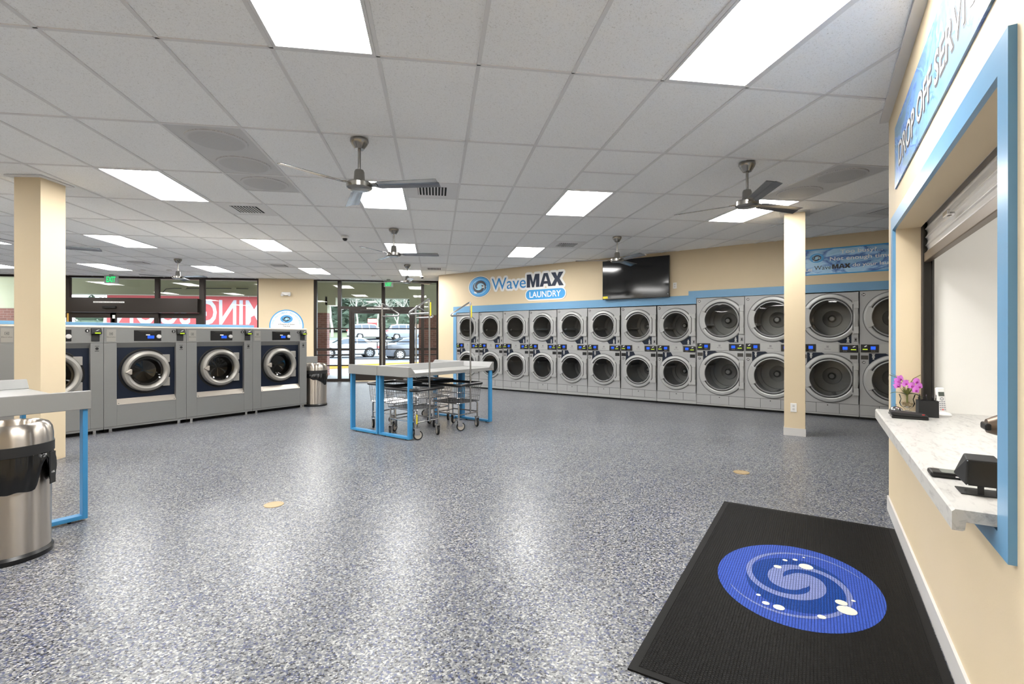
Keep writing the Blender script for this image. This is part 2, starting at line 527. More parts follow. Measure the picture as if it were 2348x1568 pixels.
class MB:
    def __init__(s):
        s.v = []
        s.f = []

    def add(s, v, f):
        o = len(s.v)
        s.v += [tuple(p) for p in v]
        s.f += [tuple(i + o for i in q) for q in f]
        return s

    def box(s, x0, y0, z0, x1, y1, z1, T=None):
        v = [(x0, y0, z0), (x1, y0, z0), (x1, y1, z0), (x0, y1, z0), (x0, y0, z1), (x1, y0, z1), (x1, y1, z1), (x0, y1, z1)]
        if T:
            v = [T @ Vector(p) for p in v]
        return s.add(v, [(0, 3, 2, 1), (4, 5, 6, 7), (0, 1, 5, 4), (1, 2, 6, 5), (2, 3, 7, 6), (3, 0, 4, 7)])

    def prism(s, pts, c0, c1, fn):
        # polygon pts (a,b) extruded between c0 and c1; fn(a,b,c) -> xyz
        n = len(pts)
        v = [fn(a, b, c0) for a, b in pts] + [fn(a, b, c1) for a, b in pts]
        f = [tuple(range(n - 1, -1, -1)), tuple(range(n, 2 * n))]
        for i in range(n):
            j = (i + 1) % n
            f.append((i, j, n + j, n + i))
        return s.add(v, f)

    def xz(s, pts, y0, y1):
        return s.prism(pts, y0, y1, lambda a, b, c: (a, c, b))

    def xy(s, pts, z0, z1):
        return s.prism(pts, z0, z1, lambda a, b, c: (a, b, c))

    def yz(s, pts, x0, x1):
        return s.prism(pts, x0, x1, lambda a, b, c: (c, a, b))

    def lathe(s, prof, seg=24, fn=None, a0=0.0, a1=2 * PI, cap=False):
        # prof (r,h) around axis; fn(x,y,h)->xyz
        fn = fn or (lambda x, y, h: (x, y, h))
        full = abs(a1 - a0 - 2 * PI) < 1e-6
        m = seg if full else seg + 1
        v = []
        for r, h in prof:
            for k in range(m):
                a = a0 + (a1 - a0) * k / seg
                v.append(fn(r * math.cos(a), r * math.sin(a), h))
        f = []
        for i in range(len(prof) - 1):
            for k in range(seg):
                k2 = (k + 1) % m
                f.append((i * m + k, i * m + k2, (i + 1) * m + k2, (i + 1) * m + k))
        if cap and full:
            f.append(tuple(range(m - 1, -1, -1)))
            f.append(tuple(range((len(prof) - 1) * m, len(prof) * m)))
        return s.add(v, f)

    def cyl(s, x, y, z0, z1, r, seg=20, r2=None):
        return s.lathe([(r, z0), (r if r2 is None else r2, z1)], seg, lambda a, b, h: (x + a, y + b, h), cap=True)

    def ycyl(s, x, z, y0, y1, r, seg=20, r2=None):
        return s.lathe([(r, y0), (r if r2 is None else r2, y1)], seg, lambda a, b, h: (x + a, h, z + b), cap=True)

    def tube(s, pts, r, seg=8, closed=False):
        P = [Vector(p) for p in pts]
        n = len(P)
        v = []
        ref = Vector((0, 0, 1))
        prevu = None
        for i in range(n):
            if closed:
                d = P[(i + 1) % n] - P[i - 1]
            else:
                d = P[min(i + 1, n - 1)] - P[max(i - 1, 0)]
            d.normalize()
            if prevu is None:
                u = d.cross(ref)
                if u.length < 1e-3:
                    u = d.cross(Vector((1, 0, 0)))
            else:
                u = prevu - d * prevu.dot(d)
                if u.length < 1e-4:
                    u = d.cross(ref)
            u.normalize()
            prevu = u
            w = d.cross(u)
            rr = r[i] if isinstance(r, (list, tuple)) else r
            for k in range(seg):
                a = 2 * PI * k / seg
                v.append(P[i] + (u * math.cos(a) + w * math.sin(a)) * rr)
        f = []
        for i in range(n if closed else n - 1):
            i2 = (i + 1) % n
            for k in range(seg):
                k2 = (k + 1) % seg
                f.append((i * seg + k, i * seg + k2, i2 * seg + k2, i2 * seg + k))
        if not closed:
            f.append(tuple(range(seg - 1, -1, -1)))
            f.append(tuple(range((n - 1) * seg, n * seg)))
        return s.add(v, f)

    def disc(s, cx, cz, y, a, b=None, seg=40):
        b = a if b is None else b
        v = [(cx + a * math.cos(2 * PI * k / seg), y, cz + b * math.sin(2 * PI * k / seg)) for k in range(seg)]
        return s.add(v, [tuple(range(seg))])

    def band(s, cx, cz, y, th, r, w, a, b, fz=1.0):
        # strip through polar samples, ellipse axes a,b (clockwise swirl arm)
        v = []
        for t, rr, ww in zip(th, r, w):
            for q in (max(0.0, rr - ww / 2), rr + ww / 2):
                v.append((cx + a * q * math.cos(t), y, cz + b * q * math.sin(t)))
        f = [(2 * i, 2 * i + 1, 2 * i + 3, 2 * i + 2) for i in range(len(th) - 1)]
        return s.add(v, f)

    def text(s, t, x, z, w=None, h=None, y=0.0, bold=0.0, shear=0.0, align='L', mirror=False, fn=None):
        v, f, x0, x1, y0, y1 = text_geo(t, bold, shear)
        sx = sy = None
        if h:
            sy = h / (y1 - y0)
        if w:
            sx = w / (x1 - x0)
        sx = sx or sy
        sy = sy or sx
        W_ = sx * (x1 - x0)
        ox = {'L': 0, 'C': -W_ / 2, 'R': -W_}[align]
        out = []
        for p in v:
            px = (p[0] - x0) * sx
            if mirror:
                px = W_ - px
            a, b = x + ox + px, z + (p[1] - y0) * sy
            out.append(fn(a, b) if fn else (a, y, b))
        return s.add(out, f)

    def plate_hole(s, x0, z0, x1, z1, holes, y, seg=48):
        # flat plate with one circular hole (cx,cz,r)
        cx, cz, r = holes
        v = []
        for k in range(seg):
            a = 2 * PI * k / seg
            c, n_ = math.cos(a), math.sin(a)
            t = 1e9
            if c > 1e-9:
                t = min(t, (x1 - cx) / c)
            if c < -1e-9:
                t = min(t, (x0 - cx) / c)
            if n_ > 1e-9:
                t = min(t, (z1 - cz) / n_)
            if n_ < -1e-9:
                t = min(t, (z0 - cz) / n_)
            v.append((cx + r * c, y, cz + r * n_))
            v.append((cx + t * c, y, cz + t * n_))
        f = []
        for k in range(seg):
            j = (k + 1) % seg
            f.append((2 * k, 2 * k + 1, 2 * j + 1, 2 * j))
        s.add(v, f)
        # corners
        ang = lambda x, z: math.atan2(z - cz, x - cx) % (2 * PI)
        for (x, z) in ((x0, z0), (x1, z0), (x1, z1), (x0, z1)):
            a = ang(x, z)
            k = int(a / (2 * PI) * seg) % seg
            j = (k + 1) % seg
            s.add([v[2 * k + 1], (x, y, z), v[2 * j + 1]], [(0, 1, 2)])
        return s

    def mesh(s, name, m, smooth=False):
        me = bpy.data.meshes.new(name)
        me.from_pydata(s.v, [], s.f)
        me.materials.append(m)
        if smooth:
            me.polygons.foreach_set('use_smooth', [True] * len(me.polygons))
        me.update()
        return me


def P(name, mb, m, parent=None, smooth=False, bevel=0.0, kind=None, label=None):
    me = mb.mesh(name, m, smooth)
    if smooth:
        try:
            me.set_sharp_from_angle(angle=R(35))
        except Exception:
            pass
    o = bpy.data.objects.new(name, me)
    C.objects.link(o)
    if parent:
        o.parent = parent
    if bevel:
        b = o.modifiers.new('bevel', 'BEVEL')
        b.width = bevel
        b.segments = 2
        b.limit_method = 'ANGLE'
        b.angle_limit = R(40)
    if kind:
        o['kind'] = kind
    if label:
        o['label'] = label
    return o


def letters(mb, m, parent):
    # one part per character: connected pieces that share an x range stay together
    n = len(mb.v)
    pa = list(range(n))

    def fd(a):
        while pa[a] != a:
            pa[a] = pa[pa[a]]
            a = pa[a]
        return a
    for f in mb.f:
        for q_ in f[1:]:
            pa[fd(q_)] = fd(f[0])
    comp = {}
    for f in mb.f:
        comp.setdefault(fd(f[0]), []).append(f)
    items = []
    for fs in comp.values():
        xs = [mb.v[i][0] for f in fs for i in f]
        zs = [mb.v[i][2] for f in fs for i in f]
        items.append([min(xs), max(xs), min(zs), max(zs), fs])
    items.sort(key=lambda a: -(a[1] - a[0]))
    out = []
    for it in items:
        for o in out:
            c = (it[0] + it[1]) / 2
            if o[0] < c < o[1] and abs((it[2] + it[3]) / 2 - (o[2] + o[3]) / 2) < 1.3 * max(it[3] - it[2], o[3] - o[2]) * 0.8:
                o[4] = o[4] + it[4]
                o[2], o[3] = min(o[2], it[2]), max(o[3], it[3])
                break
        else:
            out.append(it)
    for it in out:
        idx = sorted({i for f in it[4] for i in f})
        mp_ = {i: k for k, i in enumerate(idx)}
        q_ = MB()
        q_.v = [mb.v[i] for i in idx]
        q_.f = [tuple(mp_[i] for i in f) for f in it[4]]
        P('letter', q_, m, parent)


def block_max(mb, x, z, w, h, y):
    # heavy block capitals M A X
    wm, wa, wx, g = w * 0.36, w * 0.335, w * 0.345, -w * 0.02
    t = wm * 0.27
    X = x
    mb.add([(X + a, y, z + b) for a, b in ((0, 0), (t, 0), (t, h * 0.62), (wm * 0.42, 0), (wm * 0.58, 0), (wm - t, h * 0.62), (wm - t, 0), (wm, 0), (wm, h), (wm - t * 1.25, h), (wm * 0.5, h * 0.40), (t * 1.25, h), (0, h))], [tuple(range(13))])
    X = x + wm + w * 0.005
    o = len(mb.v)
    ta = wa * 0.29
    mb.add([(X + a, y, z + b) for a, b in ((0, 0), (ta, 0), (ta + wa * 0.055, h * 0.2), (wa - ta - wa * 0.055, h * 0.2), (wa - ta, 0), (wa, 0), (wa * 0.66, h), (wa * 0.34, h),
                                          (wa * 0.37, h * 0.40), (wa * 0.63, h * 0.40), (wa * 0.5, h * 0.80))],
           [(0, 1, 2, 8, 10, 7), (2, 3, 9, 8), (3, 4, 5, 6, 10, 9), (7, 10, 6)])
    X = x + wm + wa - w * 0.025
    tx = wx * 0.36
    mb.add([(X + a, y, z + b) for a, b in ((0, 0), (tx, 0), (wx * 0.5, h * 0.31), (wx - tx, 0), (wx, 0), (wx * 0.69, h * 0.51), (wx * 0.98, h), (wx * 0.98 - tx, h), (wx * 0.5, h * 0.70), (wx * 0.02 + tx, h), (wx * 0.02, h), (wx * 0.31, h * 0.51))], [tuple(range(12))])
    return mb


def halo(mb, src, r, n=14, dy=0.0):
    # widened copy of flat lettering: stamped round a circle
    for k in range(n):
        a = 2 * PI * k / n
        mb.add([(v[0] + r * math.cos(a), v[1] + dy + 0.00002 * k, v[2] + r * math.sin(a)) for v in src.v], src.f)
    return mb


def tag(o, label, cat, group=None):
    o['label'] = label
    o['category'] = cat
    if group:
        o['group'] = group
    return o


def thing(name, label, cat, loc=(0, 0, 0), rz=0.0, group=None):
    o = bpy.data.objects.new(name, None)
    o.empty_display_size = 0.1
    C.objects.link(o)
    o.location = loc
    o.rotation_euler = (0, 0, rz)
    return tag(o, label, cat, group)


def struct(name, mb, m, loc=(0, 0, 0), rz=0.0, bevel=0.0, parent=None):
    o = P(name, mb, m, parent, bevel=bevel)
    o.location = loc
    o.rotation_euler = (0, 0, rz)
    if not parent:
        o['kind'] = 'structure'
    return o


def dup(root, loc, rz, label, group=None):
    kids = {}
    for o in bpy.data.objects:
        if o.parent:
            kids.setdefault(o.parent.name, []).append(o)
    r = root.copy()
    C.objects.link(r)
    r.location = loc
    r.rotation_euler = (0, 0, rz)
    r['label'] = label
    if group:
        r['group'] = group

    def rec(src, dst):
        for ch in kids.get(src.name, []):
            c = ch.copy()
            C.objects.link(c)
            c.parent = dst
            rec(ch, c)
    rec(root, r)
    return r


def child(root, nm, k=0):
    L = [o for o in root.children if o.name.split('.')[0] == nm]
    return L[k]


# frames ----------------------------------------------------------------------
A_DRY = R(-45)
A_WASH = R(47)
A_RW = R(229.2)
CW = (3.505, 3.357)
c47, s47 = math.cos(A_WASH), math.sin(A_WASH)
WP0 = (-3.671, 8.633)


def dryP(s, d=0.0):
    q = math.sqrt(0.5)
    return (s * q - d * q, 13.95 - s * q - d * q)   # d = metres out from the wall into the room


def washP(s, d=0.0):
    return (WP0[0] + c47 * s + s47 * d, WP0[1] + s47 * s - c47 * d)


def rwP(x, p=0.0):
    ca, sa = math.cos(A_RW), math.sin(A_RW)
    return (CW[0] + ca * x + sa * p, CW[1] + sa * x - ca * p)


def proj(x, y, z):
    cy, sy = math.cos(YAW), math.sin(YAW)
    X = cy * x - sy * y
    Z = sy * x + cy * y
    if Z < 0.05:
        return None
    return (1174 + F_PX * X / Z, HY - F_PX * (z - CAMZ) / Z, Z)

# ================================================================== SETTING
m = MB().box(-14.2, -3.2, -0.1, 11, 15.55, 0.0)
struct('floor', m, M['floor'])

# dryer wall (45 degrees), with the bay the dryers stand in
m = MB()
m.box(0.13, 0, 0, 0.803, 0.15, CEIL + 0.1)
m.box(0.803, 0, 1.995, 7.099, 0.15, CEIL + 0.1)
m.box(7.099, 0, 2.105, 10.56, 0.15, CEIL + 0.1)
m.box(10.56, 0, 0, 13.2, 0.15, CEIL + 0.1)
struct('wall_back', m, M['wall'], (*dryP(0), 0), A_DRY)
m = MB()
m.box(0.688, -0.012, 0.0, 0.800, 0, 2.158)
m.box(0.800, -0.012, 1.99, 6.95, 0, 2.158)
m.box(6.95, -0.012, 1.99, 7.096, 0, 2.243)
m.box(7.096, -0.012, 2.102, 10.9, 0, 2.243)
m.box(10.57, -0.012, 0.0, 10.9, 0, 2.102)
struct('trim_1', m, M['blue_paint'], (*dryP(0), 0), A_DRY)
# dark service space behind the dryers
m = MB().box(0.6, 1.1, 0, 11.0, 1.15, 3.1).box(0.55, 0.15, 0, 0.6, 1.15, 3.1).box(10.95, 0.15, 0, 11.0, 1.15, 3.1).box(0.6, 0.15, 2.3, 11.0, 1.15, 2.32)
struct('wall_service', m, M['white_wall'], (*dryP(0), 0), A_DRY)

# right wall with the drop-off window
m = MB()
m.box(-0.02, 0, 0, 0.40, 0.14, CEIL + 0.06)
m.box(0.40, 0, 2.117, 2.855, 0.14, CEIL + 0.06)
m.box(0.40, 0, 0, 2.855, 0.14, 0.786)
m.box(2.855, 0, 0, 6.6, 0.14, CEIL + 0.06)
m.box(-0.02, 0.14, 0, 0.06, 3.6, CEIL + 0.06)
struct('wall_right', m, M['wall'], (*rwP(0), 0), A_RW)
m = MB()
m.box(0.06, 0.14, 0, 0.385, 3.3, 2.75)
m.box(0.385, 3.2, 0, 3.6, 3.3, 2.75)
m.box(3.5, 0.14, 0, 3.6, 3.2, 2.75)
struct('wall_office', m, M['white_wall'], (*rwP(0), 0), A_RW)
m = MB().box(0.06, 0.14, 2.75, 3.6, 3.3, 2.8)
struct('ceiling_office', m, M['white_wall'], (*rwP(0), 0), A_RW)
# blue window frame
fw = MB()
fw.box(0.302, -0.019, 0.725, 0.40, 0, 2.213)
fw.box(2.855, -0.019, 0.725, 2.951, 0, 2.213)
fw.box(0.40, -0.019, 2.117, 2.855, 0, 2.213)
fw.box(0.40, -0.019, 0.725, 2.855, 0, 0.786)
struct('trim_2', fw, M['blue_paint'], (*rwP(0), 0), A_RW)
m = MB().box(-0.02, -0.012, 0, 6.6, 0, 0.108)
struct('baseboard_right', m, M['baseboard'], (*rwP(0), 0), A_RW)
m = MB().box(-0.02, -0.058, CEIL - 0.012, 6.6, 0, CEIL + 0.004)
struct('trim_3', m, M['grid'], (*rwP(0), 0), A_RW)

# other walls closing the room
m = MB().box(-14.1, -3.0, 0, -14.0, 15.5, CEIL + 0.1)
struct('wall_left', m, M['wall'])
m = MB().box(-14.1, -3.1, 0, 2.0, -3.0, CEIL + 0.1)
struct('wall_rear', m, M['wall'])
m = MB().box(5.9, 0.3, 0, 6.0, 1.5, CEIL + 0.1).box(5.9, 0.2, 0, 11, 0.3, CEIL + 0.1).box(10.9, 0.3, 0, 11, 4.6, CEIL + 0.1)
struct('wall_side', m, M['wall'])
m = MB().box(-5.12, 15.42, 0, -3.585, 15.6, CEIL + 0.1).box(0.092, 13.86, 0, 0.25, 15.6, CEIL + 0.1)
struct('wall_front', m, M['wall'])
m = MB().box(-14.2, -3.2, 3.22, 11.2, 18.4, 3.3)  # unseen slab added against sky light leaking past the tiles; canopy soffit too
struct('roof', m, M['olive'])

# ------------------------------------------------------------------ ceiling grid, tiles
GX, GY, TX, TY = -2.171, 3.082, 0.6096, 1.2192


def room(x, y, mgn=0.0):
    if x + y > 13.95 + mgn or y > 15.5 or x < -14.05 or y < -2.9:
        return False
    n = -math.sin(R(49.2)) * (x - CW[0]) + math.cos(R(49.2)) * (y - CW[1])
    s = -(math.cos(A_RW) * (x - CW[0]) + math.sin(A_RW) * (y - CW[1]))
    if n < -mgn and s < 0.0:
        return False
    return True


lights = [(i, j) for i in (-14, -10, -6, -2, 2, 6, 10) for j in (-4, -1, 2, 5, 8)]
lights = [(i, j) for i, j in lights if room(GX + TX * (i + 0.5), GY + TY * (j + 0.5), -0.35)]
perf = [(0, 1), (10, 1)]
vent_half = {(-1, 3): 0, (3, 2): 0, (7, 4): 1, (13, 2): 0, (-8, 7): 1, (3, 7): 1, (-3, 7): 1}
split = [(6, 2 - 1), (4, 2), (0, 2)]     # slots cut in two by a cross tee
grid = MB()
tile_me = {}


def tile_mesh(w, d):
    k = (round(w, 3), round(d, 3))
    if k not in tile_me:
        t = MB().box(0.003, 0.003, 0.0, w - 0.003, d - 0.003, 0.012)
        tile_me[k] = t.mesh('ceiling_tile', M['tile'])
    return tile_me[k]


slots = []
for i in range(-20, 22):
    for j in range(-5, 11):
        x, y = GX + TX * i, GY + TY * j
        cs = [(x, y), (x + TX, y), (x, y + TY), (x + TX, y + TY), (x + TX / 2, y + TY / 2)]
        if not any(room(a, b, 0.02) for a, b in cs):
            continue
        d = min(TY, 15.46 - y)
        x0_ = max(x, -14.0)
        w = x + TX - x0_
        if d < 0.05 or w < 0.05:
            continue
        grid.box(x0_ - 0.012, y - 0.012, CEIL, x0_ + 0.012, y + d, CEIL + 0.03)
        grid.box(x0_, y - 0.012, CEIL + 0.0006, x + TX, y + 0.012, CEIL + 0.03)
        if (i, j) in lights:
            continue
        if (i, j) in perf:
            continue
        if (i, j) in vent_half:
            h = vent_half[(i, j)]
            grid.box(x0_, y + d / 2 - 0.012, CEIL + 0.0006, x + TX, y + d / 2 + 0.012, CEIL + 0.03)
            slots.append((x0_, y + (0 if h else d / 2), w, d / 2))
        elif (i, j) in split:
            grid.box(x0_, y + d / 2 - 0.012, CEIL + 0.0006, x + TX, y + d / 2 + 0.012, CEIL + 0.03)
            slots.append((x0_, y, w, d / 2))
            if (i, j) != (0, 2):
                slots.append((x0_, y + d / 2, w, d / 2))
            else:
                slots[-1] = (x0_, y + d / 2, w, d / 2)
        else:
            slots.append((x0_, y, w, d))
cg = struct('ceiling', grid, M['grid'])
cg['label'] = 'white suspended ceiling grid'


def vis(s):
    best = 0
    c = proj(s[0] + s[2] / 2, s[1] + s[3] / 2, CEIL)
    if not c:
        return 0
    q = [proj(s[0], s[1], CEIL), proj(s[0] + s[2], s[1], CEIL), proj(s[0] + s[2], s[1] + s[3], CEIL), proj(s[0], s[1] + s[3], CEIL)]
    if any(p is None for p in q):
        return 1e6 if (-900 < c[0] < 3200 and c[1] > -1200) else 0
    if max(p[0] for p in q) < 0 or min(p[0] for p in q) > 2348 or max(p[1] for p in q) < 0:
        return 0
    a = 0
    for k in range(4):
        a += q[k][0] * q[(k + 1) % 4][1] - q[(k + 1) % 4][0] * q[k][1]
    return abs(a) / 2


slots.sort(key=lambda s: -vis(s))
rest = MB()
for n_, s in enumerate(slots):
    if n_ < 296 and vis(s) > 0:
        o = bpy.data.objects.new('ceiling_tile', tile_mesh(s[2], s[3]))
        C.objects.link(o)
        o.parent = cg
        o.location = (s[0], s[1], CEIL + 0.007)
    else:
        rest.box(s[0] + 0.003, s[1] + 0.003, CEIL + 0.007, s[0] + s[2] - 0.003, s[1] + s[3] - 0.003, CEIL + 0.019)
P('ceiling_tile', rest, M['tile'], cg, kind='stuff')

# light panels
LW = {-4: 'row behind the viewer', -1: 'nearest row at the top of the picture', 2: 'second row', 5: 'third row', 8: 'far row at the storefront'}
LC = {-14: 'leftmost column', -10: 'second column from the left', -6: 'left column', -2: 'centre left column', 2: 'column over the double glass doors', 6: 'column in front of the wall logo', 10: 'column beside the right pillar'}
fr = MB()
for a in ((0.014, 0.014, 0.596, 0.034), (0.014, 1.185, 0.596, 1.205), (0.014, 0.034, 0.034, 1.185), (0.576, 0.034, 0.596, 1.185)):
    fr.box(a[0], a[1], -0.002, a[2], a[3], 0.03)
fr_me = fr.mesh('frame', M['grid'])
df_me = MB().box(0.034, 0.034, 0.004, 0.576, 1.185, 0.012).mesh('diffuser', M['panel'])
for i, j in lights:
    t = thing('ceiling_light', 'lit white ceiling panel, ' + LC[i] + ', ' + LW[j].split(' of ')[0].replace('nearest row at the top', 'nearest row'), 'ceiling light', (GX + TX * i, GY + TY * j, CEIL), 0, 'lit panels in the suspended ceiling')
    for nm, me in (('frame', fr_me), ('diffuser', df_me)):
        o = bpy.data.objects.new(nm, me)
        C.objects.link(o)
        o.parent = t

# perforated double-disc panels
def perf_panel(i, j, label, half=False):
    d = TY / 2 if half else TY
    t = thing('perforated_ceiling_panel', label, 'ceiling panel', (GX + TX * i, GY + TY * j, CEIL), 0, 'grey perforated panels in the ceiling')
    P('plate', MB().box(0.013, 0.013, 0.004, TX - 0.013, d - 0.013, 0.012), M['perf'], t)
    for k in range(1 if half else 2):
        b = MB().lathe([(0.24, 0.004), (0.235, -0.006), (0.20, -0.011), (0.0, -0.012)], 36, lambda a, b_, h, yy=TY / 4 + k * TY / 2: (TX / 2 + a, yy + b_, h))
        P('round_grille', b, M['perf'], t, smooth=True)


perf_panel(0, 1, 'grey perforated ceiling panel with two round grilles, left of the nearest fan')
perf_panel(10, 1, 'grey perforated ceiling panel with two round grilles, above the right pillar fan')
perf_panel(0, 2, 'small square perforated ceiling panel with one round grille, beyond the two-grille panel', True)

vl = {(-1, 3): 'white square air vent in the ceiling, right of the left pillar light panel', (3, 2): 'white square air vent behind the right blade of the nearest fan', (7, 4): 'white square air vent above the wall logo and the television',
      (13, 2): 'dark slotted air vent at right, beside the drop-off wall corner', (-8, 7): 'white square air vent above the left green exit sign', (3, 7): 'small far air vent near the corner of the dryer wall', (-3, 7): 'small far air vent in front of the beige pillar with the emergency light'}
for (i, j), h in vent_half.items():
    t = thing('ceiling_vent', vl[(i, j)], 'air vent', (GX + TX * i, GY + TY * (j + 0.5 * h), CEIL), 0, 'square air vents in the ceiling')
    P('plate', MB().box(0.013, 0.013, 0.002, TX - 0.013, TX - 0.013, 0.012), M['grid'], t)
    P('grille_opening', MB().box(0.14, 0.14, -0.001, 0.47, 0.47, 0.004), M['dark_gap'], t)
    for k in range(9):
        P('slat', MB().box(0.145 + k * 0.036, 0.14, -0.006, 0.160 + k * 0.036, 0.47, 0.001), M['grid'], t)

# ------------------------------------------------------------------ pillars
def pillar(name, x0, y0, x1, y1, rz, loc, label, skirt=True):
    t = thing(name, label, 'pillar', loc, rz)
    P('shaft', MB().box(x0, y0, 0, x1, y1, CEIL + 0.004), M['wall'], t)
    if skirt:
        P('skirting', MB().box(x0 - 0.008, y0 - 0.008, 0, x1 + 0.008, y1 + 0.008, 0.105), M['baseboard'], t)
    c = MB()
    e = 0.055
    c.box(x0 - e, y0 - e, CEIL - 0.006, x1 + e, y0, CEIL + 0.003).box(x0 - e, y1, CEIL - 0.006, x1 + e, y1 + e, CEIL + 0.003)
    c.box(x0 - e, y0, CEIL - 0.006, x0, y1, CEIL + 0.003).box(x1, y0, CEIL - 0.006, x1 + e, y1, CEIL + 0.003)
    P('ceiling_collar', c, M['grid'], t)
    return t


pillar('pillar', 0, 0, 0.268, 0.31, R(-6), (-4.405, 5.965, 0), 'square beige pillar at left, in front of the numbered washers', False)
pr_ = pillar('pillar', 0, 0, 0.25, 0.25, R(-40), (4.745, 6.135, 0), 'square beige pillar at right, in front of the large dryers')


def outlet(parent_loc, rz, label, kids=True):
    t = thing('power_outlet', label, 'outlet', parent_loc, rz)
    P('cover_plate', MB().box(-0.037, -0.006, -0.06, 0.037, 0, 0.06), M['white_plastic'], t, bevel=0.002)
    for zz in (-0.022, 0.022):
        s_ = P('socket', MB().box(-0.014, -0.008, zz - 0.014, 0.014, -0.006, zz + 0.014), M['baseboard'], t)
    return t


ca, sa = math.cos(R(-40)), math.sin(R(-40))
outlet((4.745 + ca * 0.113 + sa * 0.001, 6.135 + sa * 0.113 - ca * 0.001, 0.385), R(-40), 'white power outlet low on the front of the right pillar')
outlet((4.745 + ca * 0.251 - sa * 0.12, 6.135 + sa * 0.251 + ca * 0.12, 0.375), R(50), 'white power outlet on the right side of the right pillar')

# ------------------------------------------------------------------ storefront
YS = 15.5
D_ = M['frame_dark']


def bar(mb, x0, x1, z0, z1, dy=0.05, yo=0.0):
    mb.box(x0, YS - dy + yo, z0, x1, YS + dy + yo, z1)


def pane(par, x0, z0, x1, z1, yo=0.0):
    P('pane', MB().box(x0, YS - 0.004 + yo, z0, x1, YS + 0.004 + yo, z1), M['glass'], par)


# right bay
m = MB()
bar(m, -3.585, -3.50, 0, CEIL)
bar(m, -3.50, 0.10, 3.02, CEIL + 0.05)
bar(m, -3.50, -2.57, 0.0, 0.085)
bar(m, -0.63, 0.10, 0.0, 0.085)
bar(m, 0.03, 0.10, 0.085, 3.02)
w1 = struct('window_1', m, D_)
for a, b_ in ((-2.905, -2.80), (-0.437, -0.345)):
    mm = MB()
    bar(mm, a, b_, 0.085, 3.02)
    P('mullion', mm, D_, w1)
mm = MB()
bar(mm, -1.62, -1.52, 2.262, 3.02)
P('mullion', mm, D_, w1)
mm = MB()
bar(mm, -2.80, -0.437, 2.18, 2.262)
P('transom', mm, D_, w1)
for x0, x1 in ((-3.50, -2.905), (-2.80, -2.573), (-0.629, -0.437), (-0.345, 0.03)):
    for z0, z1 in ((1.575, 1.615), (0.93, 1.0), (0.775, 0.812), (0.462, 0.50)):
        mm = MB()
        bar(mm, x0, x1, z0, z1, 0.03)
        P('glazing_bar', mm, D_, w1)
    zt = 2.18 if x0 in (-2.80, -0.629) else 3.02
    zs = [0.085, 0.462, 0.50, 0.775, 0.812, 0.93, 1.0, 1.575, 1.615, zt]
    for k in range(0, 10, 2):
        pane(w1, x0, zs[k], x1, zs[k + 1])
for x0, x1 in ((-2.80, -1.62), (-1.52, -0.437)):
    pane(w1, x0, 2.262, x1, 3.02)
# double door
m = MB()
bar(m, -2.573, -2.50, 0, 2.18, 0.06)
bar(m, -0.70, -0.629, 0, 2.18, 0.06)
bar(m, -2.50, -0.70, 2.125, 2.18, 0.06)
d1 = struct('door_1', m, D_)
P('threshold', MB().box(-2.5, YS - 0.08, 0, -0.7, YS + 0.05, 0.02), M['wall'], d1)
for k, (x0, x1) in enumerate(((-2.495, -1.605), (-1.595, -0.705))):
    lf = MB()
    bar(lf, x0, x0 + 0.085, 0.02, 2.12)
    bar(lf, x1 - 0.085, x1, 0.02, 2.12)
    bar(lf, x0 + 0.085, x1 - 0.085, 2.05, 2.12)
    bar(lf, x0 + 0.085, x1 - 0.085, 0.02, 0.27)
    leaf = P('door_leaf', lf, D_, d1)
    zs = [0.27, 0.665, 0.69, 0.95, 0.98, 1.18, 1.205, 1.58, 1.61, 2.05]
    for q in range(0, 10, 2):
        P('pane', MB().box(x0 + 0.085, YS - 0.004, zs[q], x1 - 0.085, YS + 0.004, zs[q + 1]), M['glass'], leaf)
    gb = MB()
    for q in (1, 3, 5, 7):
        bar(gb, x0 + 0.085, x1 - 0.085, zs[q], zs[q + 1], 0.03)
    P('push_bars', gb, D_, leaf)
    hx = x1 - 0.14 if k == 0 else x0 + 0.14
    P('pull_handle', MB().tube([(hx, YS - 0.05, 0.965), (hx, YS - 0.10, 0.965), (hx, YS - 0.10, 1.19), (hx, YS - 0.05, 1.19)], 0.013, 8), D_, leaf)
    P('closer', MB().box(x0 + 0.25 - 0.1 * k, YS - 0.11, 2.135, x0 + 0.62 - 0.1 * k, YS - 0.06, 2.175), M['track'], d1)


def door_label(x0, x1, z0, z1, y, label):
    t = thing('door_notice', label, 'notice', ((x0 + x1) / 2, y, (z0 + z1) / 2))
    w, h = x1 - x0, z1 - z0
    P('strip', MB().box(-w / 2, -0.002, -h / 2, w / 2, 0, h / 2), M['sign_white'], t)
    P('lettering', MB().text('THIS DOOR TO REMAIN UNLOCKED DURING BUSINESS HOURS', 0, -h * 0.27, w * 0.94, h * 0.54, -0.003, 0.012, align='C'), M['dark_letter'], t)


door_label(-2.06, -1.29, 2.186, 2.228, YS - 0.052, 'long white notice strip above the double glass doors')

